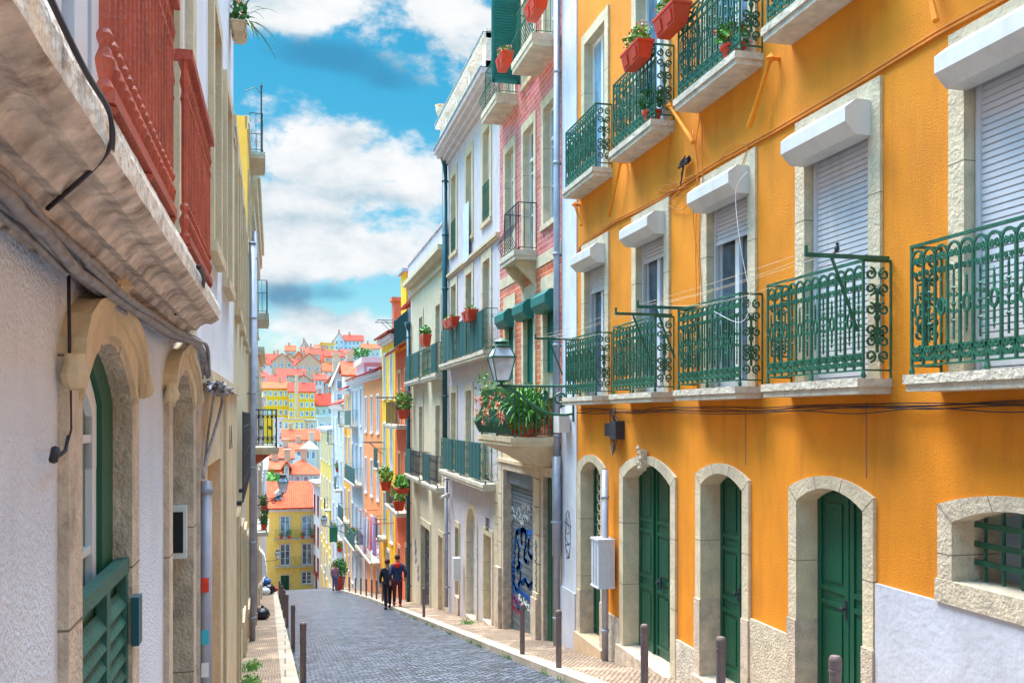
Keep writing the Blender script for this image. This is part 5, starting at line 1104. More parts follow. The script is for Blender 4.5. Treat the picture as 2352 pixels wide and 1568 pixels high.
# ================================================================== THINGS
# bollards
bp_ = thing('bollard', 'tmp', 'bollard', (0, 0, 0)); mb = MB(); mb.lathe((0, 0, -.1), [(.044, 0), (.044, .84), (.048, .845), (.048, .865), (.044, .87)], 12); mb.build('post', 'ironbrown', bp_, smooth=False)
mb = MB(); mb.lathe((0, 0, .77), [(.044, 0), (.048, .01), (.048, .07), (.044, .085), (.035, .10), (.012, .105)], 12); mb.build('cap', 'ironbrown', bp_)
RBOL = [(6.02, 'bollard in front of the green door nearest the barred window, right pavement'), (7.86, 'bollard standing before the narrow green door next to the speckled plinth'), (9.74, 'bollard in front of the wide three leaf green door with keystone'),
 (13.1, 'bollard beside the drainpipe at the corner of the orange house'), (15.26, 'bollard in front of the graffiti covered garage shutter'), (26.8, 'lone thin bollard before the doorway with black letters'), (34.5, 'bollard just beside the legs of the walking couple, near one'), (36.8, 'second bollard at the walking couple, half hidden by their legs'),
 (38.6, 'bollard left of the walking couple, before the salmon house'), (41.2, 'bollard by the second door of the salmon house'), (43.4, 'bollard before the yellow house'), (45.6, 'bollard at the near corner of the peach house'), (48.0, 'bollard before the middle of the peach house'), (50.6, 'bollard at the far corner of the peach house'), (54, 'bollard before the narrow white house'), (58, 'farthest bollard on the right, near the red planter')]
LBOL = [(13.4, 'nearest bollard on the left pavement edge'), (19.5, 'second bollard along the left kerb'), (26.7, 'third bollard along the left kerb'), (32, 'fourth bollard along the left kerb, beside the black bin bag'), (38, 'fifth bollard along the left kerb'), (44, 'sixth bollard along the left kerb'), (50, 'last bollard visible at the crest on the left')]
first = True
for lst, side in ((RBOL, 1), (LBOL, 0)):
    for y, lab in lst:
        x = XR(y)+.14 if side else XL(y)+.05
        if first: b_ = bp_; b_.location = (x, y, gz(y)); first = False
        else: b_ = copy_tree(bp_, loc=(x, y, gz(y)))
        b_['label'] = lab; b_['group'] = 'iron bollards along the kerbs'; ROOT[b_.name] = Vector(b_.location)
        b_.rotation_euler.z = y*1.7
# lantern
def lantern(name, label, base, h, arm_pts, arm_extra=(), iron='green', wallx=None, glass='lampglass', group='wall lanterns', arm_r=.022):
    b = Vector(base); root = thing(name, label, 'street lamp', base, group); w0, w1 = h*.20, h*.33; k = h
    hb, hw, ht = .02*k, .56*k, .80*k
    g = MB()
    for i in range(4):
        a0, a1 = math.pi/4+i*math.pi/2, math.pi/4+(i+1)*math.pi/2
        P = lambda a, r, z: b+Vector((math.cos(a)*r, math.sin(a)*r, z))
        g.face([P(a0, w0, hb), P(a1, w0, hb), P(a1, w1*1.15, hw), P(a0, w1*1.15, hw)]); g.face([P(a0, w1*1.15, hw), P(a1, w1*1.15, hw), P(a1, w0*1.1, ht), P(a0, w0*1.1, ht)])
    g.build('lantern_glass', glass, root)
    m_ = MB()
    for i in range(4):
        a0, a1 = math.pi/4+i*math.pi/2, math.pi/4+(i+1)*math.pi/2
        for (r0, z0), (r1, z1) in (((w0, hb), (w1*1.15, hw)), ((w1*1.15, hw), (w0*1.1, ht))): m_.tube([P(a0, r0*1.02, z0), P(a0, r1*1.02, z1)], .012*k/.75, 4)
        for r_, z_ in ((w0, hb), (w1*1.15, hw), (w0*1.1, ht)): m_.tube([P(a0, r_*1.02, z_), P(a1, r_*1.02, z_)], (.02 if z_ == hw else .013)*k/.75, 4)
    m_.lathe(b+Vector((0, 0, ht)), [(w0*1.15, 0), (w0*1.2, .02*k), (w0*.8, .05*k), (w0*.75, .10*k), (w0*.95, .12*k), (w0*.8, .15*k), (w0*.3, .18*k), (.02, .2*k)], 12)
    m_.lathe(b+Vector((0, 0, -.09*k)), [(.03*k, 0), (.05*k, .03*k), (.03*k, .06*k), (w0*.9, .11*k)], 8)
    m_.build('lantern_frame', iron, root)
    a = MB()
    for pl in [arm_pts]+list(arm_extra): a.tube(pl, arm_r, 6)
    a.build('bracket', iron, root)
    return root
b = Vector((3.68, 15.6, .60)); wv = lambda x, z: (x, 15.6, z)
arm = curve([wv(5.03, .05), wv(4.8, .02), wv(4.5, .06), wv(4.2, .22), wv(3.95, .42), wv(3.75, .5), wv(3.68, .54)], 5)
sw = [wv(x, z) for x, z in spiral(4.75, .30, .14, 1.6, -math.pi/2, 1, 16)]; sw2 = [wv(x, z) for x, z in spiral(4.45, .36, .09, 1.5, math.pi/2, -1, 14)]
lantern('wall_lantern', 'large old glass lantern on a green scrolled arm over the flower balcony', b, .76, arm, ([wv(3.6, .53), wv(5.03, .53)], sw, sw2, [wv(5.0, -.1), wv(5.0, .62)]))
p = at(650, 1131, 38.5); wx = -1.1; wz = lambda x, z: (x, 38.5, z)
lantern('wall_lantern', 'lantern on a dark scrolled bracket low on the left side of the street', p, .78, curve([wz(wx, p.z-.1), wz(-.8, p.z-.22), wz(-.45, p.z-.2), wz(p.x-.02, p.z-.06)], 4), ([wz(q, z) for q, z in spiral(-.85, p.z-.42, .16, 1.5)], [wz(q, z) for q, z in spiral(-.45, p.z-.36, .11, 1.5)], [wz(wx, p.z-.5), wz(p.x, p.z-.12)]), iron='darkiron')
p = at(744, 1206, 66); wz = lambda x, z: (x, 66, z)
lantern('wall_lantern', 'small distant lantern on an arm from the lime yellow house', p, .75, [wz(p.x, p.z-.05), wz(p.x+.7, p.z-.05), wz(4.4, p.z-.1)], iron='darkiron')
p = at(638, 1282, 90); wz = lambda x, z: (x, 90, z)
lantern('wall_lantern', 'farthest lantern before the yellow end house', p, .9, [wz(p.x, p.z-.1), wz(-1.8, p.z-.25)], iron='darkiron')
# planters and plants
def planter(label, c, ax, L, h=.2, w_=.2, plant='leaf', flow=None, top=.22, name='flower_box', box='terracotta', seed=1, group='flower boxes and pots on the balconies', size=.09, n=160, round_=False, cat='flower box', spread=1.15, droop=0):
    rr = random.Random(seed); c = Vector(c); root = thing(name, label, cat, c, group); ax = Vector(ax).normalized(); py = Vector((-ax.y, ax.x, 0)); mb = MB()
    if round_: mb.lathe(c, [(w_*.34, 0), (w_*.46, h*.8), (w_*.54, h*.82), (w_*.54, h), (w_*.45, h)], 12)
    else:
        q = lambda a, b_, z: c+ax*a+py*b_+Vector((0, 0, z)); l0, l1 = L*.43, L*.5
        mb.hexa([q(-l0, -w_*.33, 0), q(l0, -w_*.33, 0), q(l0, w_*.33, 0), q(-l0, w_*.33, 0), q(-l1, -w_*.46, h*.86), q(l1, -w_*.46, h*.86), q(l1, w_*.46, h*.86), q(-l1, w_*.46, h*.86)])
        mb.hexa([q(-l1-.015, -w_*.5, h*.86), q(l1+.015, -w_*.5, h*.86), q(l1+.015, w_*.5, h*.86), q(-l1-.015, w_*.5, h*.86), q(-l1-.015, -w_*.5, h), q(l1+.015, -w_*.5, h), q(l1+.015, w_*.5, h), q(-l1-.015, w_*.5, h)])
        for k in range(2): 
            for sg in (-1, 1): a = (-.25+.5*k)*L; mb.hexa([q(a-L*.13, sg*w_*.34, h*.15), q(a+L*.13, sg*w_*.34, h*.15), q(a+L*.13, sg*(w_*.34+.02), h*.15), q(a-L*.13, sg*(w_*.34+.02), h*.15), q(a-L*.13, sg*w_*.43, h*.7), q(a+L*.13, sg*w_*.43, h*.7), q(a+L*.13, sg*(w_*.43+.02), h*.7), q(a-L*.13, sg*(w_*.43+.02), h*.7)])
    mb.build('pot' if round_ else 'box', box, root)
    lf = MB(); rad = (max(abs(ax.x)*L*.5, w_*.5)*spread, max(abs(ax.y)*L*.5, w_*.5)*spread, top*.55) if not round_ else (w_*.6*spread, w_*.6*spread, top*.55)
    lf.leaves(c+Vector((0, 0, h+top*.42)), rad, n, size, rr, drop=droop)
    for k in range(max(4, n//25)): s_ = c+Vector((rr.uniform(-1, 1)*rad[0]*.5, rr.uniform(-1, 1)*rad[1]*.5, h*.8)); lf.tube([s_, s_+Vector((rr.uniform(-.05, .05), rr.uniform(-.05, .05), top*.8))], .005, 3)
    lf.build('foliage', plant, root)
    if flow: ff = MB(); ff.leaves(c+Vector((0, 0, h+top*.6)), (rad[0]*1.1, rad[1]*1.1, rad[2]*1.05), n//2, size*.55, rr); ff.build('flowers', flow, root)
    return root
def onwall(px, py, d, f=FR): return f.PT(px, py, d)
planter('large red box of orange flowers on the second upper balcony rail, orange house', onwall(1463, 150, .40), (0, 1, 0), .62, .24, .25, 'leaf', 'coral', .26, seed=2, n=240, size=.07)
planter('red box of green and orange plants on the third upper orange balcony', onwall(1543, 72, .42), (0, 1, 0), .60, .25, .26, 'leaf', 'coral', .22, seed=3, n=240, size=.07)
planter('bright red box on the left upper balcony rail of the pink tiled house', onwall(1159, 157, .55), (0, 1, 0), .62, .26, .26, 'grass', 'coral', .16, seed=4, n=120, size=.07)
planter('orange box with shrub on the right top balcony of the pink tiled house', onwall(1232, 36, .6), (0, 1, 0), .75, .28, .28, 'leaf', 'redflower', .3, seed=5, n=200, size=.07)
planter('long red box on the green screened rail of the white balustrade house', onwall(1036, 752, .40), (0, 1, 0), 1.5, .25, .26, 'leaf', None, .08, seed=6, n=60)
planter('red box with dry twig on the green screened rail, right of the long one', onwall(1079, 737, .40), (0, 1, 0), .95, .26, .28, 'grass', None, .12, seed=7, n=30)
planter('red pot with bushy green plant on the cream house balcony', onwall(977, 795, .38), (0, 1, 0), .95, .38, .3, 'grass', None, .35, seed=8, n=200, size=.12)
for (px, py, d, w_, lab, bx, fl, rd) in ((886, 1126, .62, .55, 'yellow green bush in a red pot on the lower balcony of the salmon house, left', 'terracotta', 'leaf', True), (922, 1132, .62, .5, 'dense green shrub hanging over the lower balcony of the salmon house, right', 'terracotta', 'leaf', False), (917, 1172, .55, .5, 'red pot with upright green plant standing on the lower salmon balcony', 'terracotta', 'leaf', True), (927, 962, .4, .6, 'climbing plant with coral flowers on the upper balcony of the salmon house', 'terracotta', 'leaf', True)):
    planter(lab, onwall(px, py, d), (0, 1, 0), .9 if not rd else .5, .38 if rd else .2, .5, fl, 'coral' if py == 962 else None, .8 if rd else .55, seed=int(px), n=260, size=.14, round_=rd)
planter('small red pot with green plant on the floor of the second upper orange balcony', (4.85, 11.62, 3.94), (0, 1, 0), .25, .2, .26, 'leaf2', None, .35, seed=21, round_=True, n=120)
planter('small pot with mixed plants inside the third upper orange balcony', (4.85, 9.3, 3.92), (0, 1, 0), .3, .2, .28, 'leaf', 'redflower', .28, seed=22, round_=True, n=120)
for i, (px, py, Y, lab, m_) in enumerate(((770, 1212, 76, 'red geraniums on a balcony of the cool white house', 'redflower'), (776, 1075, 74, 'red geraniums at the amber house, middle balcony', 'redflower'), (787, 985, 72, 'red flowers near the top of the amber house', 'redflower'), (780, 1258, 70, 'pale pot with red flowers low on the cool white house', 'redflower'), (809, 1228, 60, 'red flower pot on the narrow white house balcony', 'redflower'))):
    p = at(px, py, Y); planter(lab, (p.x, Y, p.z-.3), (0, 1, 0), .6, .3, .4, 'leaf', m_, .5, seed=40+i, round_=True, n=120, size=.16)
for i, (px, py, Y, lab) in enumerate(((606, 1222, 36, 'red pot with hanging green plant under the left lantern'), (603, 1172, 40, 'small red flower pot high beside the left lantern bracket'), (606, 1190, 42, 'green trailing plant on the left row below the lantern'))):
    Y = (36, 38.3, 39.4)[i]; planter(lab, (XLw(Y)+.28, Y, -4.31+.5*(i == 1)), (0, 1, 0), .3, .2, .24, 'leaf2', 'redflower' if i == 1 else None, .45, seed=60+i, round_=True, n=120, size=.12)
for i, (x0, y, z) in enumerate(((646, 99.35, -12.95), (664, 99.35, -12.95), (696, 99.35, -12.95), (716, 99.35, -12.95))):
    p = at(x0, 1000, 99.35); planter('%s flower pot on the upper balconies of the yellow end house' % ['leftmost', 'second', 'third', 'rightmost'][i], (p.x, 99.4, z), (1, 0, 0), .4, .3, .4, 'leaf2', 'redflower' if i % 2 == 0 else None, .8 if i % 2 else .35, seed=70+i, round_=True, n=100, size=.14)
p = at(567, 118, 11.9); r_ = planter('spiky plant with orange flowers overhanging from the high left balcony', (-.56, 11.9, 4.72), (0, 1, 0), .5, .12, .18, 'leaf2', 'coral', .35, box='beige', seed=80, n=120, size=.09)
mb = MB(); rr = random.Random(3)
for k in range(16): a = rr.uniform(-1.2, 1.6); mb.blade((-.54, 11.9, 4.9), (-.50+rr.uniform(.1, .42), 11.9+rr.uniform(-.4, .4), 5.0-rr.uniform(-.25, .5)), .12, .018)
mb.build('long_leaves', 'leaf2', r_)
pr_ = thing('planter', 'green bush in a tall red planter beside the woman in mauve', 'planter', (3.35, 59.2, gz(59.2))); mb = MB(); mb.lathe((3.35, 59.2, gz(59.2)), [(.26, 0), (.36, .72), (.4, .74), (.4, .82), (.3, .82)], 14); mb.build('pot', 'terracotta', pr_)
mb = MB(); mb.leaves((3.35, 59.2, gz(59.2)+1.35), (.55, .55, .65), 700, .16, random.Random(9)); mb.build('foliage', 'leaf2', pr_)
# flower balcony plants: long strap leaves and coral flower heads
PLT = [(16.75, 'rightmost strap leaved pot plant on the flower balcony, pot showing through the bars'), (17.25, 'strap leaved plant right of the middle of the flower balcony'), (17.75, 'strap leaved plant with coral heads in the middle of the flower balcony'), (18.3, 'tall arching plant left of the middle of the flower balcony'), (18.8, 'plant with big coral flower heads near the left end of the flower balcony'), (19.15, 'leftmost plant spilling over the far end of the flower balcony')]
for i, (y, lab) in enumerate(PLT):
    rr = random.Random(100+i); x = 4.42+.25*(i % 2); z0 = fbh+.01; root = thing('potted_plant', lab, 'potted plant', (x, y, z0), 'strap leaved pot plants on the flower balcony')
    mb = MB(); mb.lathe((x, y, z0), [(.10, 0), (.15, .2), (.165, .2), (.165, .25), (.12, .25)], 12); mb.build('pot', 'terracotta', root)
    lf = MB()
    for k in range(120):
        a = rr.uniform(0, 6.28); L_ = rr.uniform(.35, .75); lf.blade((x+rr.uniform(-.06, .06), y+rr.uniform(-.06, .06), z0+.2), (x+math.cos(a)*L_*.9-.12, y+math.sin(a)*L_, z0+rr.uniform(.15, 1.05)), rr.uniform(.1, .3), rr.uniform(.014, .026))
    lf.leaves((x-.0, y, z0+.5), (.38, .40, .45), 420, .10, rr)
    lf.build('leaves', 'leaf', root)
    if i in (0, 2, 3, 4, 5):
        for q in range(5):
            fl = MB(); c = Vector((x-.42-rr.uniform(0, .16), y+rr.uniform(-.25, .25), z0+rr.uniform(.25, .9))); lf2 = c
            for k in range(16):
                d = Vector((rr.gauss(0, 1), rr.gauss(0, 1), rr.gauss(0, 1))).normalized(); fl.blade(c, c+d*rr.uniform(.07, .12), .01, .02, 2)
            fl.build('flower_head', 'coral', root)
rr = random.Random(55); root = thing('climbing_plant', 'thin climber with small yellow flowers at the left end of the flower balcony', 'plant', (4.3, 19.3, .4)); lf = MB()
lf.leaves((4.25, 19.2, .68), (.35, .3, .32), 120, .07, rr)
for k in range(8): lf.tube([(4.3, 19.1, .3), (4.3+rr.uniform(-.3, .3), 19.2+rr.uniform(-.3, .3), .9+rr.uniform(-.1, .2))], .006, 3)
lf.build('stems_and_leaves', 'leaf', root)
# clothes lines on the orange house
def cline(label, y0, y1):
    pass
    root = thing('clothesline', label, 'clothesline', (4.7, (y0+y1)/2, 1.3), 'wire clotheslines between the orange house balconies'); a = MB()
    for y in (y0, y1):
        a = MB(); a.wbox(4.20, 5.0, y-.012, y+.012, 1.325, 1.36); a.tube([(4.45, y, 1.33), (4.70, y, .72)], .014, 5); a.tube([(4.21, y, 1.34), (4.21, y, 1.42)], .016, 6); a.build('bracket_arm', 'green', root)
    w_ = MB()
    for k, x in enumerate((4.22, 4.34, 4.46, 4.58)):
        sag = (.02, .05, .03, .14)[k]; w_.tube([(x, y0+(y1-y0)*t/12, 1.37-sag*4*(t/12)*(1-t/12)) for t in range(13)], .0022, 3)
    w_.build('wires', 'marble', root)
cline('clothesline on green arms between the second and farthest orange balconies', 11.31, 15.28); cline('clothesline on green arms between the fourth and third orange balconies', 6.8, 10.54)
rb = thing('bird', 'tiny dark bird perched on the clothesline arm of the fourth balcony', 'bird', (4.5, 6.8, 1.36)); mb = MB(); mb.ball((4.5, 6.8, 1.405), (.02, .026), .034, 8, 6); mb.ball((4.495, 6.785, 1.445), .016, .016, 8, 6); mb.octa((4.49, 6.765, 1.444), Vector((.004, 0, 0)), Vector((0, .014, 0)), Vector((0, 0, .004))); mb.octa((4.51, 6.84, 1.385), Vector((.01, 0, 0)), Vector((0, .035, 0)), Vector((0, 0, .012)))
mb.build('body', 'darkiron', rb)
# cables
def cable(name, label, lines, m, group=None, loc=None, smooth=True, cat='cable'):
    mb = MB()
    for pts, r in lines: mb.tube(pts, r, 6 if r > .006 else 4)
    return tag(mb.build(name, m, loc=loc or lines[0][0][0], smooth=smooth), label, cat, group)
ys = [15.4, 14.9, 13.6, 12.4, 11.2, 10, 8.7, 7.3, 6.2, 4.8, 3.2]; hh_ = [2.9, 2.98, 3.03, 2.99, 2.97, 3.01, 2.985, 2.99, 3.01, 2.97, 3.0]
rr = random.Random(2)
cable('facade_cable', 'pair of painted cables running above the first floor windows of the orange house', [([FR.W(y, h+o, .018) for y, h in zip(ys, hh_)], .011) for o in (0, .035)], 'orangecable')
L_ = []
for k in range(5): L_.append((curve([FR.W(15.3-j*.9+0, .10-.03*k*.5+rr.uniform(-.03, .03), .02+.012*k) for j in range(14)], 4), .006))
cable('facade_cable', 'tangled dark cables along the underside of the first floor balconies', L_, 'blackcable')
L_ = [(curve([FR.PT(x, y, .04) for x, y in pl], 5), .006) for pl in ([(1608, 268), (1598, 330), (1604, 380), (1600, 430), (1598, 600), (1603, 790), (1600, 905)], [(1590, 300), (1603, 400), (1592, 500), (1606, 640), (1594, 890)], [(1612, 268), (1614, 410), (1606, 560), (1612, 700), (1604, 900)], [(1596, 400), (1556, 420), (1520, 428), (1506, 432), (1530, 440), (1580, 428)], [(1545, 250), (1538, 330), (1528, 400), (1556, 424)], [(1650, 370), (1680, 335), (1716, 333), (1700, 390)], [(1590, 440), (1570, 480), (1535, 470), (1560, 438)])]
cable('hanging_cable', 'loose thin cables hanging down between the second and third orange balconies', L_, 'orangecable')
mb = MB(); rr = random.Random(8); c = FR.PT(1572, 372, .06)
for k in range(9): mb.tube(curve([c+Vector((rr.uniform(-.03, .03), rr.uniform(-.16, .16), rr.uniform(-.05, .05))) for _ in range(4)], 4), .012, 5)
for k in range(4): mb.tube([c, c+Vector((-.02, rr.uniform(-.08, .08), -rr.uniform(.15, .35)))], .008, 4)
tag(mb.build('cable_junction', 'blackcable', loc=c), 'dark knotted cable junction on the orange wall between upper balconies', 'cable')
cable('hanging_cable', 'pale cord hanging in front of the third window of the orange house', [(curve([FR.PT(1716, 395, .33), FR.PT(1690, 440, .33), FR.PT(1700, 560, .35), FR.PT(1722, 690, .32), FR.PT(1700, 740, .33), FR.PT(1640, 715, .4)], 6), .003)], 'frame')
L_ = []; rr = random.Random(12); fl = FL1
main = [(-160, 330), (-40, 425), (0, 462), (60, 522), (130, 590), (165, 612), (250, 680), (330, 730), (385, 762), (430, 780), (455, 800), (462, 860)]
for k in range(9):
    o = rr.uniform(-.035, .035); L_.append((curve([fl.PT(x, y, .045)+Vector((rr.uniform(-.005, .02)+.006*k, 0, o+rr.uniform(-.012, .012))) for x, y in main], 5), rr.choice([.016, .022, .013, .009])))
cable('cable_bundle', 'thick bundle of grey cables sagging under the old stone balcony on the left', L_, 'cable')
L_ = [([fl.PT(x, y, .03) for x, y in ((157, 590), (160, 800), (162, 985), (150, 1035), (122, 1055))], .006), ([fl.PT(x, y, .04) for x, y in ((122, 1058), (128, 1030))], .012)]
cable('hanging_cable', 'thin reddish cable dropping beside the first arched door', L_, 'blackcable')
D3 = lambda x, y, d: fl.PT(x, y, d)
L_ = [(curve([D3(90, -60, .28), D3(150, 70, .285), D3(200, 170, .29), D3(248, 250, .29), D3(256, 300, .285), D3(248, 345, .26), D3(200, 400, .2), D3(108, 480, .09)], 5), .006), (curve([D3(250, 252, .285), D3(261, 310, .285), D3(252, 365, .24), D3(200, 430, .15), D3(130, 488, .08)], 5), .005), (curve([D3(455, 612, .29), D3(468, 640, .285), D3(455, 680, .22), D3(400, 722, .1)], 5), .010)]
for q, lab in zip(L_, ('longest black cable draped over the edge of the old stone balcony', 'thinner black cable draped beside the longest over the stone balcony', 'short thick cable loop over the far end of the stone balcony')): cable('draped_cable', lab, [q], 'blackcable')
c = fl.PT(500, 895, .14); mb = MB(); rr = random.Random(4)
for k in range(16): mb.tube(curve([c+Vector((rr.uniform(-.05, .08), rr.uniform(-.7, .9), rr.uniform(-.03, .05))) for _ in range(4)], 4), rr.choice([.01, .014, .02]), 5)
mb.tube(curve([c, c+Vector((0, .5, -.1)), fl.PT(470, 1070, .06), fl.PT(468, 1100, .06)], 5), .012, 5); mb.tube(curve([c+Vector((0, -.3, 0)), fl.PT(478, 1000, .06), fl.PT(470, 1075, .06)], 5), .010, 5)
tag(mb.build('cable_bundle', 'cable', loc=c), 'knotted clump of cables lying on the stone ledge of the left house', 'cable')
# meter boxes and pipe on the orange house
pu = thing('utility_box', 'grey utility box on a post beside the farthest orange door', 'utility box', FR.W(13.62, gz(13.6), .14)); x_, y_ = 4.89, 13.62
mb = MB(); mb.tube([(x_, y_, gz(y_)-.1), (x_, y_, -.85)], .055, 10); 
for h in (-3.4, -2.6, -1.3): mb.tube([(x_, y_, h), (x_, y_, h+.05)], .068, 10)
mb.build('pipe', 'pipe', pu, smooth=True)
mb = MB(); zb0, zb1 = -2.66, -1.95; mb.wbox(x_-.17, x_+.10, y_-.17, y_+.17, zb0, zb1); mb.wbox(x_-.185, x_+.10, y_-.185, y_+.185, zb1, zb1+.035); mb.wbox(x_-.185, x_+.10, y_-.185, y_+.185, zb0-.025, zb0)
for k in (-.06, .06): mb.wbox(x_-.185, x_-.17, y_+k-.012, y_+k+.012, zb0+.02, zb1-.02); mb.wbox(x_+k*.6-.03, x_+k*.6-.012, y_-.182, y_-.17, zb0+.02, zb1-.02)
mb.build('box', 'greymetal', pu)
pu = thing('electric_box', 'two small dark electric boxes with dangling cables under the orange balcony', 'electric box', FR.PT(1422, 1000, .05)); a = FR.PT(1428, 1005, .0)
mb = MB(); mb.wbox(4.88, 5.03, a.y-.13, a.y+.13, a.z-.02, a.z+.26); mb.build('grey_box', 'darkiron', pu); mb = MB(); mb.wbox(4.90, 5.03, a.y+.17, a.y+.42, a.z+.02, a.z+.22); mb.build('black_box', 'blackcable', pu)
mb = MB(); rr = random.Random(6)
for k in range(6): mb.tube(curve([(4.95, a.y+rr.uniform(-.1, .4), a.z+.26), (4.93, a.y+rr.uniform(-.1, .3), a.z+.42), (4.97, a.y+.1, .12)], 4), .008, 4)
for k in range(3): mb.tube(curve([(4.93, a.y-.05+k*.07, a.z), (4.92, a.y+.02+k*.05, a.z-.2-.04*k), (4.96, a.y+.2+k*.05, a.z-.05), (4.96, a.y+.25, a.z+.02)], 5), .007, 4)
mb.build('cables', 'blackcable', pu)
mb = MB(); mb.wbox(4.78, 4.98, 15.75, 16.1, -.30, .02); mb.wbox(4.86, 4.9, 15.9, 15.94, .02, .14); tag(mb.build('wall_box', 'shutterbox', loc=(4.9, 15.9, -.3)), 'small off white box hanging on the white pilaster by the flower balcony', 'wall box')
mb = MB(); mb.wbox(4.83, 4.98, 28.05, 28.2, -2.55, -2.4); mb.tube([(4.9, 28.1, -2.45), (4.65, 27.8, -2.5)], .05, 8); mb.tube([(4.9, 28.1, -2.6), (4.98, 28.2, -3.3)], .02, 5); tag(mb.build('security_camera', 'shutterbox', loc=(4.9, 28.1, -2.5)), 'white security camera over the drainpipe of the white balustrade house', 'camera')
# rubbish
def sack(name, label, c, r, m, seed, cat='bin bag'):
    rr = random.Random(seed); mb = MB(); mb.ball(Vector(c)+Vector((0, 0, r*.72)), (r, r*.9), r*.78, 14, 10, .10, rr); mb.ball(Vector(c)+Vector((r*.5, r*.3, r*.5)), r*.5, r*.45, 10, 7, .12, rr); mb.tube([Vector(c)+Vector((0, 0, r*1.35)), Vector(c)+Vector((.03, 0, r*1.7))], [r*.12, r*.22], 7)
    return tag(mb.build(name, m, loc=c, smooth=True), label, cat)
y = 30; sack('bin_bag', 'shiny black bin bag against the wall on the left pavement', (-.72, y, gz(y)), .26, 'bag', 1)
mb = MB(); mb.wbox(-.98, -.84, 29.3, 29.5, gz(29.4), gz(29.4)+.13); mb.wbox(-.97, -.85, 29.31, 29.49, gz(29.4)+.13, gz(29.4)+.14); tag(mb.build('small_carton', 'stepstone', loc=(-.9, 29.4, gz(29.4))), 'small brown carton next to the black bin bag', 'carton')
y = 56; sack('bin_bag', 'dark bin bag in the far heap of rubbish on the left', (-.98, y, gz(y)), .42, 'bag', 2); sack('carrier_bag', 'white bag in the far heap of rubbish on the left', (-1.15, y-1, gz(y-1)), .3, 'whitebag', 3, 'bag'); sack('carrier_bag', 'blue bag lying on top of the far rubbish heap', (-1.1, y+.2, gz(y)+.5), .3, 'bluebag', 4, 'bag'); sack('carrier_bag', 'small red bag at the right of the far rubbish heap', (-.62, y+.8, gz(y)), .2, 'redcloth', 5, 'bag')
# laundry
for i, (px, w_, h0, h1, m_, lab) in enumerate(((838, .55, 1192, 1270, 'lilaccloth', 'long lilac cloth on the line of the peach house'), (845, .5, 1188, 1255, 'whitecloth', 'white cloth hanging between coloured laundry'), (852, .5, 1190, 1262, 'pinkcloth', 'pink cloth hanging on the line of the peach house'), (860, .6, 1185, 1275, 'lilaccloth', 'lilac cloth nearest the yellow house'))):
    f = FR2; s_ = f.S(px, .8); zt, zb = f.H(px, h0, .8), f.H(px, h1, .8); mb = MB(); n = 8
    for k in range(n):
        a, b_ = s_-w_/2+w_*k/n, s_-w_/2+w_*(k+1)/n; da, db = .05*math.sin(k*1.6+i), .05*math.sin((k+1)*1.6+i)
        mb.prism([f.W(a, zb, .8+da*1.5), f.W(b_, zb, .8+db*1.5), f.W(b_, zt, .8+db*.3), f.W(a, zt, .8+da*.3)], [f.W(a, zb, .815+da*1.5), f.W(b_, zb, .815+db*1.5), f.W(b_, zt, .815+db*.3), f.W(a, zt, .815+da*.3)])
    tag(mb.build('hanging_laundry', m_, loc=f.W(s_, zt, .8)), lab, 'laundry', 'laundry hung outside the peach house')
f = FR2; mb = MB(); a, b_ = f.S(866, .8), f.S(832, .8); z = f.H(850, 1188, .8)
for d in (.7, .8, .9): mb.tube([f.W(a, z, d), f.W(b_, z, d)], .01, 4)
for q in (a, b_): mb.tube([f.W(q, z, 0), f.W(q, z, 1.0)], .02, 5)
tag(mb.build('drying_rack', 'redwood', loc=f.W(a, z, .8)), 'red metal drying rack with lines outside the peach house', 'rack')
p = at(776, 1222, 68); mb = MB(); mb.wbox(p.x-.6, p.x-.02, 68, 68.03, p.z-.7, p.z+.4); mb.tube([(p.x-.7, 68, p.z+.45), (4.3, 68, p.z-.1)], .03, 5); tag(mb.build('banner', 'banner', loc=p), 'green banner on a pole at the cool white house', 'banner')
# drying frames on the far houses
for (px, py, Y, lab) in ((893, 912, 41, 'wall clothes airer above the upper balcony of the salmon house'), (868, 1016, 47, 'wall clothes airer outside the yellow house at its green screen'), (888, 735, 41.5, 'wall clothes airer on the roof terrace of the salmon house')):
    z = at(px, py, Y).z; xw = XRw(Y); mb = MB()
    for d in (0, 1.1): mb.tube([(xw, Y+d, z), (xw-1.0, Y+d, z)], .02, 5); mb.tube([(xw-.7, Y+d, z), (xw-.05, Y+d, z-.6)], .015, 4)
    for d in (.5, .7, .95): mb.tube([(xw-d, Y, z), (xw-d, Y+1.1, z)], .01, 4)
    tag(mb.build('clothes_airer', 'darkiron', loc=(xw-.5, Y, z)), lab, 'clothes airer')
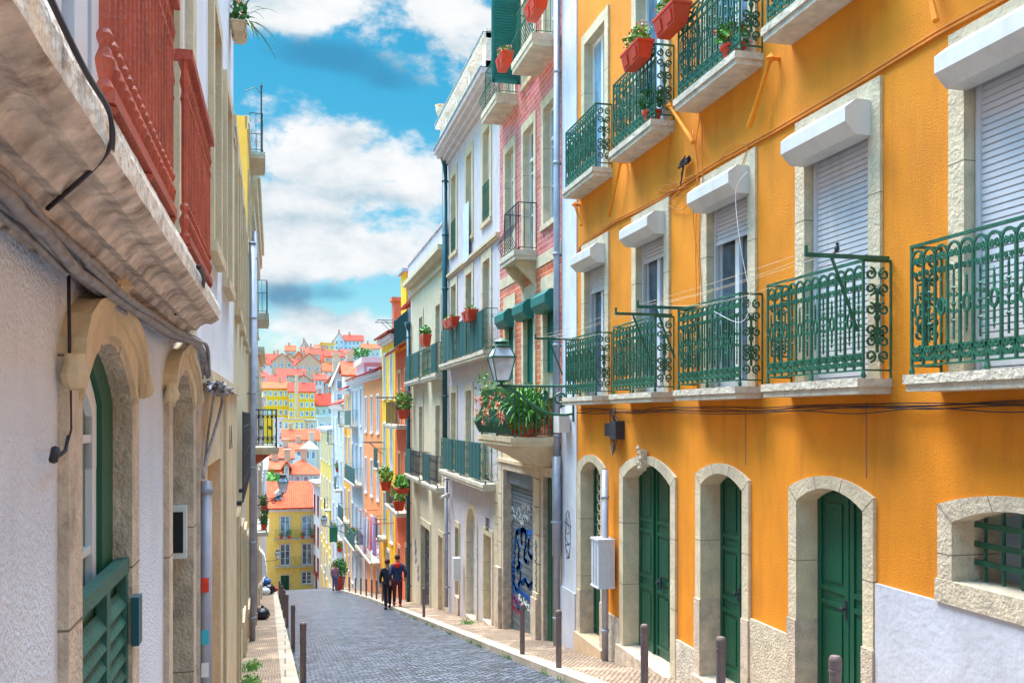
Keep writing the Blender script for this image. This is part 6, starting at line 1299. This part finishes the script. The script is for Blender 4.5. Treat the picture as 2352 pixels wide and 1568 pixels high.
# weeds
for (x, y, n, lab, rx, ry) in ((-.50, 13.6, 260, 'tuft of weeds at the foot of the left wall', .14, .5), (-.55, 15.8, 200, 'second strip of weeds along the left wall', .16, .5), (4.6, 23.3, 120, 'weeds by the door next to the pink tiled house', .25, .4)):
    rr = random.Random(int(y*7)); mb = MB()
    for k in range(n):
        px_, py_ = x+rr.gauss(0, .45)*rx, y+rr.uniform(-1, 1)*ry; g_ = gz(py_); mb.blade((px_, py_, g_), (px_+rr.uniform(-.05, .05), py_+rr.uniform(-.05, .05), g_+rr.uniform(.03, .12)), .01, .006, 2)
    mb.leaves((x, y, gz(y)+.04), (rx, ry, .05+.158*ry*.5), n//2, .05, rr); tag(mb.build('weeds', 'grass', loc=(x, y, gz(y))), lab, 'weeds', kind='stuff')
rr = random.Random(77); mb = MB()
for k in range(700):
    y = rr.uniform(9, 30) if rr.random() < .8 else rr.uniform(30, 50); x = XR(y)-.01-abs(rr.gauss(0, .02)); 
    if math.sin(y*2.1)+math.sin(y*5.3) < .3: continue
    g_ = gz(y)-.10; mb.blade((x, y, g_), (x-rr.uniform(0, .05), y+rr.uniform(-.05, .05), g_+rr.uniform(.03, .11)), .01, .007, 2)
for k in range(500):
    y = rr.uniform(10, 40); x = XL(y)+.015
    if math.sin(y*1.7)+math.sin(y*4.3) < .5: continue
    g_ = gz(y)-.10; mb.blade((x, y, g_), (x+rr.uniform(0, .04), y+rr.uniform(-.05, .05), g_+rr.uniform(.03, .1)), .01, .007, 2)
tag(mb.build('kerb_grass', 'grass', loc=(3.8, 20, gz(20))), 'grass and moss growing in the gutter along the kerbs', 'grass', kind='stuff')
# ------------------------------------------------------------------ people
def skin_obj(name, nodes, edges, m, parent, sub=2, root_i=0):
    me = bpy.data.meshes.new(name); o0 = ROOT[parent.name]
    me.from_pydata([Vector(n[:3]) for n in nodes], edges, []); o = bpy.data.objects.new(name, me); col.objects.link(o)
    md = o.modifiers.new('skin', 'SKIN'); md.use_smooth_shade = True
    for i, n in enumerate(nodes):
        v = me.skin_vertices[0].data[i]; r_ = n[3]; v.radius = (r_ if not isinstance(r_, tuple) else r_[0], r_ if not isinstance(r_, tuple) else r_[1]); v.use_root = (i == root_i)
    s_ = o.modifiers.new('sub', 'SUBSURF'); s_.levels = sub; s_.render_levels = sub
    dg = bpy.context.evaluated_depsgraph_get(); nm = bpy.data.meshes.new_from_object(o.evaluated_get(dg)); o.modifiers.clear(); o.data = nm
    nm.materials.clear(); nm.materials.append(M[m]); [setattr(p_, 'use_smooth', True) for p_ in nm.polygons]
    o.parent = parent; ROOT[o.name] = o0; return o
def person(label, loc, rot, H, coat, pants, shoes, hairc='hair', arms=None, stride=.22, group=None, collar=None, lean=0):
    root = thing('person', label, 'person', loc, group); root.rotation_euler.z = rot; k = H/1.75
    A_ = arms or {}
    ls, rs = stride, -stride*.8
    J = {'pel': (0, 0, .95), 'w': (0, .01+lean*.3, 1.1), 'ch': (0, .02+lean, 1.32), 'nk': (0, .02+lean, 1.50), 'hd0': (0, .03+lean, 1.58), 'hd1': (0, .04+lean, 1.70)}
    for sg, nm, st in ((-1, 'l', ls), (1, 'r', rs)):
        J[nm+'hip'] = (sg*.095, 0, .90); J[nm+'kn'] = (sg*.10, st*.55+.03, .50); J[nm+'an'] = (sg*.10, st-.03, .09); J[nm+'to'] = (sg*.11, st+.13, .035)
        J[nm+'sh'] = (sg*.19, .01+lean, 1.42); e, h = A_.get(nm, ((sg*.25, -.03-st*.5, 1.14), (sg*.24, .06-st*.6, .90))); J[nm+'el'] = e; J[nm+'wr'] = h
    P = lambda n: tuple(c*k for c in J[n])
    nodes = [P('pel')+(.13*k,), P('w')+(.12*k,), P('ch')+(.14*k,), P('nk')+(.055*k,), P('hd0')+(.078*k,), P('hd1')+(.085*k,)]; edges = [(0, 1), (1, 2), (2, 3), (3, 4), (4, 5)]
    def add(n, r_, to): nodes.append(tuple(n)+(r_,)); edges.append((to, len(nodes)-1)); return len(nodes)-1
    for nm in 'lr':
        a = add(P(nm+'hip'), .085*k, 0); b_ = add(P(nm+'kn'), .055*k, a); c_ = add(P(nm+'an'), .038*k, b_); add(P(nm+'to'), .034*k, c_)
        a = add(P(nm+'sh'), .055*k, 2); b_ = add(P(nm+'el'), .042*k, a); c_ = add(P(nm+'wr'), .028*k, b_)
        wv_, ev = Vector(P(nm+'wr')), Vector(P(nm+'el')); d = (wv_-ev).normalized(); sd_ = d.orthogonal().normalized(); pm = add(tuple(wv_+d*.06*k), .032*k, c_)
        for q in range(4): f1 = add(tuple(wv_+d*.10*k+sd_*(q-1.5)*.020*k), .010*k, pm); add(tuple(wv_+d*(.14+.01*(q in (1, 2)))*k+sd_*(q-1.5)*.021*k+Vector((0, 0, -.01))), .0085*k, f1)
        t1 = add(tuple(wv_+d*.06*k+sd_*.045*k), .011*k, pm); add(tuple(wv_+d*.10*k+sd_*.058*k), .009*k, t1)
    o3 = ROOT[root.name]
    skin_obj('body', nodes, edges, 'skin', root)
    # jacket
    nodes = [P('pel')+(.165*k,), P('w')+(.16*k,), P('ch')+(.175*k,), tuple(c*k for c in (0, .02+lean, 1.47))+(.09*k,)]; edges = [(0, 1), (1, 2), (2, 3)]
    nodes[0] = (0, 0, .86*k, .17*k)
    for nm in 'lr':
        a = add(P(nm+'sh'), .078*k, 2); b_ = add(P(nm+'el'), .062*k, a); w_ = Vector(P(nm+'wr')); add(tuple(w_+(Vector(P(nm+'el'))-w_)*.12), .048*k, b_)
    skin_obj('jacket', nodes, edges, coat, root, root_i=1)
    nodes = [P('pel')+(.14*k,)]; edges = []
    for nm in 'lr': a = add(P(nm+'hip'), .10*k, 0); b_ = add(P(nm+'kn'), .074*k, a); add((J[nm+'an'][0]*k, J[nm+'an'][1]*k, .12*k), .058*k, b_)
    skin_obj('trousers', nodes, edges, pants, root)
    for nm in 'lr':
        mb = MB(); a, t_ = Vector(P(nm+'an')), Vector(P(nm+'to')); c_ = a.lerp(t_, .45); mb.ball(Vector((c_.x, c_.y, .045*k)), (.052*k, .135*k), .05*k, 10, 6); mb.ball(Vector((a.x, a.y-.01, .08*k)), (.05*k, .06*k), .06*k, 10, 6)
        sh = mb.build('shoe', shoes, None, smooth=True); sh.parent = root
    mb = MB(); hc = Vector(P('hd1')); mb.ball(hc+Vector((0, -.018*k, .02*k)), (.098*k, .105*k), .105*k, 14, 9, .03); hr_ = mb.build('hair', hairc, None, smooth=True); hr_.parent = root
    fc = MB()
    for sg in (-1, 1): fc.ball(hc+Vector((sg*.032*k, .092*k, -.01*k)), .010*k, .008*k, 6, 5); fc.octa(hc+Vector((sg*.098*k, .0, -.02*k)), Vector((.012, 0, 0)), Vector((0, .02, 0)), Vector((0, 0, .032)))
    fc.octa(hc+Vector((0, .105*k, -.035*k)), Vector((.012, 0, 0)), Vector((0, .02, 0)), Vector((0, 0, .022))); fc.octa(hc+Vector((0, .088*k, -.075*k)), Vector((.026, 0, 0)), Vector((0, .008, 0)), Vector((0, 0, .008)))
    fo = fc.build('face_features', 'skin', None); fo.parent = root
    if collar:
        mb = MB(); mb.lathe(Vector(P('nk'))+Vector((0, -.01, -.09*k)), [(.14*k, 0), (.115*k, .04*k), (.09*k, .11*k), (.075*k, .12*k)], 12); mb.ball(Vector(P('nk'))+Vector((0, -.10*k, -.04*k)), (.12*k, .07*k), .10*k, 10, 7); c_ = mb.build('hood', collar, None, smooth=True); c_.parent = root
    return root
yy_ = 33.8
person('person in navy jacket with red hood and maroon trousers, right of the couple', (4.02, yy_, gz(yy_)+.0), R(-6), 1.86, 'navy', 'maroon', 'redcloth', collar='redcloth', lean=.03, arms={'r': ((.29, -.06, 1.17), (.27, .10, .98))})
person('person in dark jacket and black trousers, left one of the walking couple', (3.72, yy_+.5, gz(yy_+.5)-.088), R(4), 1.80, 'black', 'black', 'black', lean=.05, stride=-.18, hairc='maroon')
person('person in mauve coat and blue jeans standing by the red planter', (2.98, 57.5, gz(57.5)), R(200), 1.66, 'mauve', 'denim', 'black', hairc='maroon', stride=.03)
